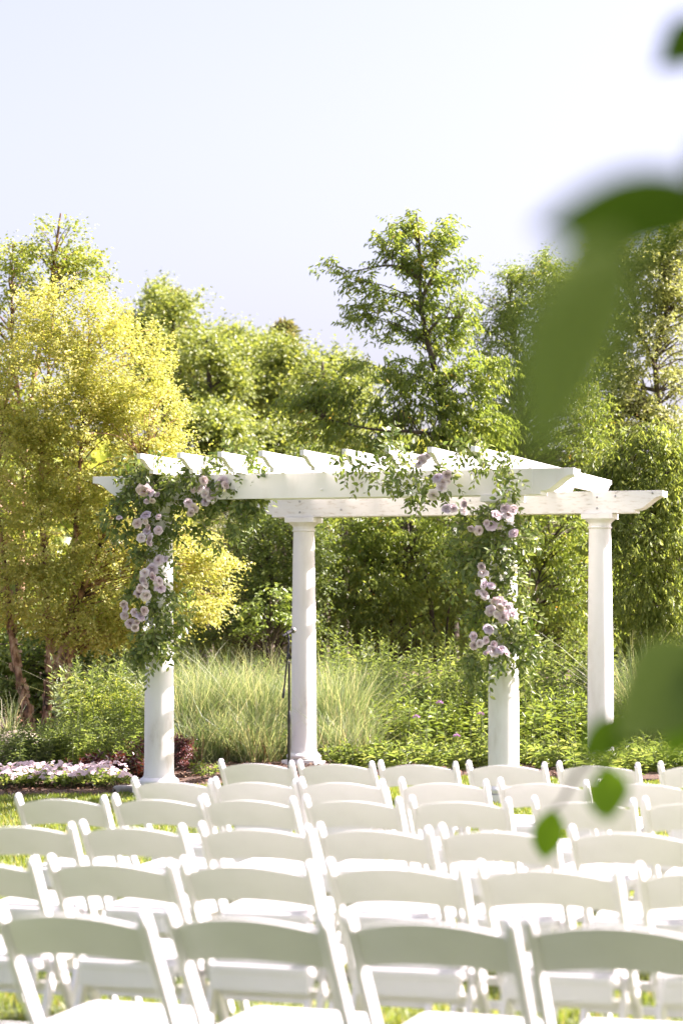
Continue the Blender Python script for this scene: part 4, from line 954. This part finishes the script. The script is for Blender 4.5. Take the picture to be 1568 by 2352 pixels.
def stem_patch(name, label, spots, h, lf, ratio, mat, per, group=None, cat='plant', droop=.2, angle=.8, tip=None, rs=0.12, lean=.12, nst=6, T=T_LANCE):
    """one plant = some upright stems with leaves all the way up"""
    for (px, d, k) in spots:
        b = gp(px, d); root = empty(name, b); tag(root, label if isinstance(label, str) else label(px), cat, group)
        mb = MB(); Pp, Ax, Nr, Ln = [], [], [], []; tips = []
        for s in range(nst):
            a = random.random() * 6.28; r = math.sqrt(random.random()) * rs; p0 = b + Vector((r * math.cos(a), r * math.sin(a), 0)); H = h * k * random.uniform(.72, 1.08)
            ln = Vector((math.cos(a) * lean * r / rs + random.gauss(0, .06), math.sin(a) * lean * r / rs + random.gauss(0, .06), 1)).normalized()
            p1 = p0 + ln * H; m_ = p0.lerp(p1, .5) + Vector((random.gauss(0, .012), random.gauss(0, .012), 0)); q = [p0, m_, p1]; mb.tube(q, [.0045, .0035, .0015], 4); tips.append(p1)
            for j in range(per):
                t = (j + .5) / per; t = t ** .85; c = p0.lerp(m_, t * 2) if t < .5 else m_.lerp(p1, t * 2 - 1); w = j * 2.4 + a + random.gauss(0, .3)
                up = .25 + (1.1 * max(0, t - .8) * 5) - droop * (1 - t)
                Pp.append(tuple(c)); Ax.append((math.cos(w) * angle, math.sin(w) * angle, up + random.gauss(0, .2))); Nr.append((-math.cos(w) * .4 + random.gauss(0, .3), -math.sin(w) * .4 + random.gauss(0, .3), 1)); Ln.append(lf * random.uniform(.7, 1.2) * (1 - .55 * max(0, t - .7) / .3))
        tag(mb.build('stems', M['stem'], root), kind='stuff')
        V, Fc, rn = leaf_cloud(np.array(Pp), np.array(Ax), np.array(Nr), np.array(Ln), ratio, T)
        cr = RNG.random(); rn = np.clip(.75 * rn + .25 * cr, 0, 1)
        tag(link('leaves', mesh_np('leaves', V, Fc, mat, True, rn), root), kind='stuff')
        if tip: tip(root, tips)
def line(x0, x1, n, d0, d1, k0=.9, k1=1.1): return [(x0 + (x1 - x0) * (i + random.uniform(-.3, .3)) / max(1, n - 1), random.uniform(d0, d1), random.uniform(k0, k1)) for i in range(n)]
def yheads(root, tips):
    n = 0; Pp = []
    for t in tips:
        for j in range(16): Pp.append((t.x + random.gauss(0, .03), t.y + random.gauss(0, .03), t.z + random.gauss(0, .022)))
    Pp = np.array(Pp); n = len(Pp); V, Fc, rn = leaf_cloud(Pp, rv(n), rv(n), .018, .8)
    tag(link('flower_heads', mesh_np('flower_heads', V, Fc, M['birch'], True, rn), root), kind='stuff')
PG = 'tall leafy perennials behind the pergola'
PL = 'tall leafy perennial in the dense green bed behind the pergola'
stem_patch('leafy_perennial', PL, line(720, 1400, 26, 26.5, 28.5, .95, 1.12), 1.12, .095, .20, M['peren'], 46, PG, nst=9, rs=.2)
stem_patch('leafy_perennial', PL, line(820, 1620, 30, 25.4, 26.6, .8, 1.02), 1.0, .085, .20, M['peren'], 44, PG, nst=9, rs=.18)
stem_patch('leafy_perennial', PL, line(840, 1620, 24, 24.6, 25.2, .7, .95), .85, .075, .22, M['fresh'], 40, PG, nst=8, rs=.16)
stem_patch('leafy_perennial', PL, line(400, 860, 16, 25.0, 26.4, .85, 1.1), 1.0, .085, .2, M['peren'], 42, PG, nst=7, rs=.18)
stem_patch('tall_spike_plant', 'tall leafy spike standing above the perennials next to the microphone column', [(800, 26.2, 1.1)], 1.25, .085, .2, M['fresh'], 54, nst=2, rs=.06)
stem_patch('willow_leaf_perennial', 'narrow-leaved perennial in the mass between the birch stems and the garlanded column', line(175, 335, 12, 24.2, 26, .85, 1.1), 1.0, .10, .24, M['peren'], 34, 'perennials beside the yellow tree', nst=7, rs=.16)
stem_patch('yellow_head_perennial', 'perennial with yellowish green flower heads near the garlanded column', line(190, 335, 8, 23.6, 24.4, .8, 1.05), .78, .075, .24, M['fresh'], 30, 'perennials beside the yellow tree', nst=7, rs=.15, tip=yheads)
stem_patch('willow_leaf_perennial', 'narrow-leaved perennial in the mass between the birch stems and the garlanded column', line(190, 330, 9, 22.6, 23.4, .7, 1.0), .62, .085, .24, M['peren'], 30, 'perennials beside the yellow tree', nst=7, rs=.15)
stem_patch('silver_leaf_plant', 'pale silvery broad-leaved plant in front of the birch stems', [(135, 24.3, 1.0), (160, 24.6, .9)], .98, .12, .38, M['sage'], 22, 'silver plants at the birch stems', nst=5, rs=.12, T=T_OVAL)
stem_patch('broad_leaf_clump', 'bright green broad-leaved perennial at the front of the bed behind the pergola', [(905, 24.0, 1), (945, 23.8, 1.05), (985, 24.1, .9), (1215, 23.4, .95), (1245, 23.7, 1.0), (1300, 23.9, 1.0), (1335, 24.2, 1.1), (1110, 23.6, .85)], .70, .10, .42, M['fresh'], 18, 'broad-leaved perennials', nst=8, rs=.17, T=T_OVAL)
stem_patch('low_edging_plant', 'low strappy green plant along the front edge of the bed', line(800, 1640, 34, 22.3, 23.3, .7, 1.3), .26, .11, .16, M['peren'], 12, 'low plants along the bed edge', nst=9, rs=.16, lean=.5, droop=0)
stem_patch('low_edging_plant', 'low strappy green plant along the front edge of the bed', line(1330, 1640, 16, 21.7, 22.4, .7, 1.1), .24, .10, .18, M['peren'], 12, 'low plants along the bed edge', nst=9, rs=.16, lean=.5, droop=0)
stem_patch('low_edging_plant', 'low strappy green plant along the front edge of the bed', line(640, 700, 3, 24.0, 24.3, .8, 1.2), .30, .10, .3, M['fresh'], 10, 'low plants along the bed edge', nst=8, rs=.15, lean=.4, droop=0)
stem_patch('soft_mound_plant', 'dark fine-leaved mound beside the boulder', [(12, 21.9, 1.0), (50, 21.7, 1.05), (85, 21.8, .95)], .46, .06, .22, M['mound'], 34, 'dark mounds beside the boulder', nst=26, rs=.22, lean=.45)
stem_patch('soft_mound_plant', 'light green fine-leaved mound between dark mound and maroon plants', [(125, 21.9, 1.0), (160, 21.8, 1.1), (200, 21.9, 1.0), (232, 22.1, 1.1)], .50, .065, .22, M['peren'], 34, 'light mounds behind the pink flowers', nst=22, rs=.2, lean=.4)
stem_patch('small_rosette_plant', 'small round-leaved green plant alone on the brown mulch', [(476, 21.6, 1)], .15, .055, .6, M['fresh'], 8, nst=14, rs=.13, lean=.6, T=T_OVAL)
stem_patch('maroon_coleus', 'low maroon leafy plant behind the pink flowers', [(205, 20.9, .9), (232, 21.0, 1), (258, 20.9, 1.05), (285, 21.0, 1.1), (310, 20.9, 1.1), (330, 20.8, 1)], .24, .075, .62, M['maroon'], 12, 'maroon plants', nst=12, rs=.13, lean=.5, T=T_OVAL)
D = 21.6
make_tree('barberry_shrub', 'red-leaved barberry shrub half hidden behind the garlanded column', 'shrub', gp(372, D), [[gp(366, D), at(360, 1750, D), at(345, 1720, D)], [gp(376, D), at(390, 1750, D), at(410, 1715, D)], [gp(372, D), at(372, 1740, D), at(372, 1690, D)]],
    [(330,1735,30,35,D,.15),(415,1730,28,40,D,.15),(372,1720,45,35,D,.2),(425,1720,14,25,D,.1),(405,1770,25,20,D,.15)], 130, 34, .06, .022, .6, .1, M['barberry'], M['wood'], rad=(.012, .004), frac=.8, trunk_name='stems', crown_name='foliage')

# verbena: thin stems with purple heads
def verbena(px, py, d, label):
    t = at(px, py, d); b = Vector((t.x + .06, d, 0)); root = empty('verbena', b); tag(root, label, 'flower', 'purple verbena stems')
    mb = MB(); mb.tube(catmull([b, b.lerp(t, .55) + Vector((.02, 0, 0)), t], 4), .0028, 5); mb.build('stem', M['stem'], root)
    n = 46; u = unit(rv(n)); u[:, 2] = abs(u[:, 2]) * .7; V, Fc, rn = leaf_cloud(np.array(t) + u * .024, u, rv(n), .016, .9)
    tag(link('flower_head', mesh_np('flower_head', V, Fc, M['verbena'], True, rn), root), kind='stuff')
for (px, py, d) in ((1009, 1615, 23.2), (956, 1648, 23.3), (1103, 1641, 23.2), (1049, 1691, 22.8), (725, 1667, 23.9)): verbena(px, py, d, 'purple verbena flower head on a thin stem above the green bed')

# pink impatiens along the bed front
FLW = [blossom_mesh('flower', M['petalp'], s) for s in (5, 6, 7)]
def impatiens(px, d, k):
    b = gp(px, d); root = empty('impatiens_plant', b); tag(root, 'bedding plant with pale pink flowers along the lawn edge', 'flower', 'pink bedding flowers')
    n = 150; a = RNG.random(n) * 6.28; r = np.sqrt(RNG.random(n)) * .15 * k; z = (.03 + .12 * np.sqrt(np.maximum(0, 1 - (r / (.16 * k)) ** 2)) * (0.35 + .65 * RNG.random(n))) * k
    p = np.c_[b.x + r * np.cos(a), b.y + r * np.sin(a), z]; ax = np.c_[np.cos(a), np.sin(a), .3 + 0 * a] + rv(n, .4)
    V, Fc, rn = leaf_cloud(p, ax, rv(n, .35) + np.array([0, 0, 1]), .035 + .02 * RNG.random(n), .55)
    tag(link('leaves', mesh_np('leaves', V, Fc, M['peren'], True, rn), root), kind='stuff')
    mb = MB()
    for j in range(5): e = b + Vector((random.gauss(0, .06), random.gauss(0, .06), .11)); mb.tube([b, e], [.006, .004], 5)
    mb.build('stems', M['stem'], root)
    for j in range(27):
        a_ = random.random() * 6.28; r_ = math.sqrt(random.random()) * .16 * k; zz = (.06 + .12 * math.sqrt(max(0, 1 - (r_ / (.17 * k)) ** 2))) * k + random.uniform(-.01, .015)
        o = bpy.data.objects.new('flower', random.choice(FLW)); COL.objects.link(o); o.parent = root; s = random.uniform(.036, .05)
        o.location = (r_ * math.cos(a_), r_ * math.sin(a_), zz)
        nr = Vector((math.cos(a_) * r_ * 4 + random.gauss(0, .25), math.sin(a_) * r_ * 4 - .35 + random.gauss(0, .25), .9)); o.rotation_euler = nr.to_track_quat('Z', 'Y').to_euler(); o.scale = (s, s, s)
for i in range(12): impatiens(-14 + i * 26.0 + random.uniform(-4, 4), 20.0 + 0.012 * i + random.uniform(-.08, .1), random.uniform(.85, 1.15))
for i in range(9): impatiens(10 + i * 31.0 + random.uniform(-4, 4), 20.42 + random.uniform(-.06, .06), random.uniform(.9, 1.15))

def boulder(name, label, c, r, mat, seed, cat='rock', group=None):
    import bmesh
    bm = bmesh.new(); bmesh.ops.create_icosphere(bm, subdivisions=4, radius=1.0); rg = np.random.default_rng(seed); w = rg.normal(0, 1, (9, 3)); ph = rg.random(9) * 6.28
    for v in bm.verts:
        p = np.array(v.co); k = 1 + sum(.05 * math.sin(2.2 * float(w[i] @ p) + ph[i]) for i in range(9)) + .012 * math.sin(17 * p[0] + 13 * p[1]) ; q = np.sign(p) * np.abs(p) ** .8
        v.co = (c[0] + q[0] * r[0] * k, c[1] + q[1] * r[1] * k, c[2] + q[2] * r[2] * k)
    for f in bm.faces: f.smooth = True
    me = bpy.data.meshes.new(name); bm.to_mesh(me); bm.free(); me.materials.append(mat); tag(link(name, me), label, cat, group)
b = gp(28, 23.4); boulder('boulder', 'smooth tan boulder behind the dark mound of leaves', (b.x, b.y, .02), (.40, .3, .29), M['rock'], 3)
for i, px in enumerate((284, 318)):
    y = 19.62 + .0006 * px; b = gp(px, y); boulder('edging_stone', 'low grey edging stone between lawn and pink flowers', (b.x, float(bed_front(b.x)) - .02, -.005), (.10 + .03 * (i % 2), .07, .055), M['stone'], 20 + i, 'stone', 'edging stones along the flower bed')

# ------------------------------------------------------------------ tree beside the camera, out of focus
def near_tree():
    b = Vector((3.3, 3.0, float(lawn_z(3.3, 3.0)) - .02))
    root = empty('young_tree', b); tag(root, 'broad-leaved tree whose twigs hang over the last chairs away from the birch', 'tree')
    L1 = single_leaf('leaf', M['nleafo'], .50, .12, .6, 10); L2 = single_leaf('leaf', M['nleafo'], .62, .05, .6, 10); L3 = single_leaf('leaf', M['nleaf_lit'], .62, .05, .6, 10); L4 = single_leaf('leaf', M['nleafm'], .62, .05, .6, 10)
    mb = MB(); T0 = [b, b + Vector((-.05, 0, 1.1)), b + Vector((.05, .05, 2.2)), b + Vector((0, .1, 3.9))]; mb.tube(catmull(T0, 6), np.linspace(.055, .015, 19), 10)
    def limb(pts, r0=.016, r1=.004): mb.tube(catmull(pts, 6), np.linspace(r0, r1, 6 * (len(pts) - 1) + 1), 7)
    # limbs reaching into view
    up = at(1600, 430, 1.35); limb([b + Vector((0, .0, 1.7)), (1.2, 2.4, 1.95), up + Vector((.12, .1, .02)), up])
    tp = at(1640, 60, 1.9); limb([b + Vector((.03, .02, 1.9)), (1.3, 2.5, 2.3), tp])
    lo = at(1600, 1500, 2.6); limb([b + Vector((-.04, 0, 1.0)), (1.2, 2.9, 1.45), lo + Vector((.15, .05, .05)), lo, at(1500, 1590, 2.65), at(1400, 1700, 2.9), at(1385, 1760, 3.2)], .014, .003)
    limb([at(1400, 1700, 2.9), at(1330, 1770, 3.4), at(1290, 1840, 3.8), at(1265, 1862, 4.0)], .005, .002)
    def leaf(p0, p1, w, me=L1, nr=(0, -1, .2)):
        v = Vector(p1) - Vector(p0); L = v.length; o = bpy.data.objects.new('leaf', me); COL.objects.link(o); o.parent = root; o.matrix_parent_inverse = Matrix.Translation(b).inverted()
        base = .5 if me is L1 else .62
        o.matrix_basis = Matrix.Translation(p0) @ frame(v, nr).to_4x4() @ Matrix.Diagonal((L * w / base, L, L, 1))
    leaf(at(1650, 468, 1.36), at(1228, 522, 1.33), .42, L2, (0, -1, .05))
    leaf(at(1640, 440, 1.40), at(1300, 575, 1.38), .40, L1, (0, -1, .1))
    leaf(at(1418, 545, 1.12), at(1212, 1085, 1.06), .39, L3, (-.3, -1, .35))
    leaf(at(1640, 60, 1.9), at(1520, 140, 1.85), .55, L1)
    leaf(at(1600, 440, 1.36), at(1700, 300, 1.4), .5, L1)
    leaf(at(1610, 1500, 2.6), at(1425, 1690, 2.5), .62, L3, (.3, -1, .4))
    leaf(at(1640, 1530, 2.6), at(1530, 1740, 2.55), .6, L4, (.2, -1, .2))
    leaf(at(1470, 1655, 2.7), at(1318, 1735, 2.75), .50, L1, (0, -1, .3))
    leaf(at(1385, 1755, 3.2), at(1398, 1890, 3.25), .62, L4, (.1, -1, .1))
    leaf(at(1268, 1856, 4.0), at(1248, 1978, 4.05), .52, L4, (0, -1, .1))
    leaf(at(1640, 1560, 2.6), at(1760, 1750, 2.6), .5, L1)
    # unseen crown over, beside and behind the camera, enlarged to shade the last chairs
    cl = []
    heads = []
    for k in range(9):
        a = k * 0.7; e = Vector((1.3 + 2.7 * math.cos(a), .5 + 2.9 * math.sin(a), 3.6 + .5 * math.sin(k * 2.1))); h = b + Vector((0, .05, 2.2 + .12 * k)); q = catmull([h, h.lerp(e, .5) + Zv * .25, e], 5)
        mb.tube(q, np.linspace(.03, .006, len(q)), 6); heads += q
    for k in range(1700):
        u = Vector((random.gauss(0, 1), random.gauss(0, 1), random.gauss(0, 1))).normalized() * random.uniform(.35, 1); p = Vector((.7 + 3.7 * u.x, -.2 + 3.9 * u.y, 3.5 + 2.2 * u.z)) if k % 2 else Vector((4.0 + 2.7 * u.x, 3.0 + 3.3 * u.y, 3.7 + 1.6 * u.z))
        if p.y > -.9 and p.z < 2.2 + .29 * max(p.y, 0) + .3 and abs(p.x) < .17 * max(p.y, 0) + .7: continue
        if (p - Vector((0, 0, CAM_Z))).length < 1.3 or p.y > 6.25 or p.z < (1.7 if p.y > -1.5 else .5) or (p.y > 0 and abs(p.x) < .2 * p.y + .5 and p.z < 2.6 + .29 * p.y): continue
        cl.append(tuple(p)); h = min(heads, key=lambda w: (w - p).length); mb.tube([h, h.lerp(p, .5) + Zv * .05, p], [.006, .004, .002], 4)
    mb.build('trunk', M['wood'], root, smooth=True)
    cl = np.array(cl); V, Fc, rn = foliage(cl, np.array((b.x, b.y, 2.6)), 26, .26, .11, .55, .6, flat=.8)
    tag(link('crown', mesh_np('crown', V, Fc, M['nleaf'], True, rn), root), kind='stuff')
near_tree()
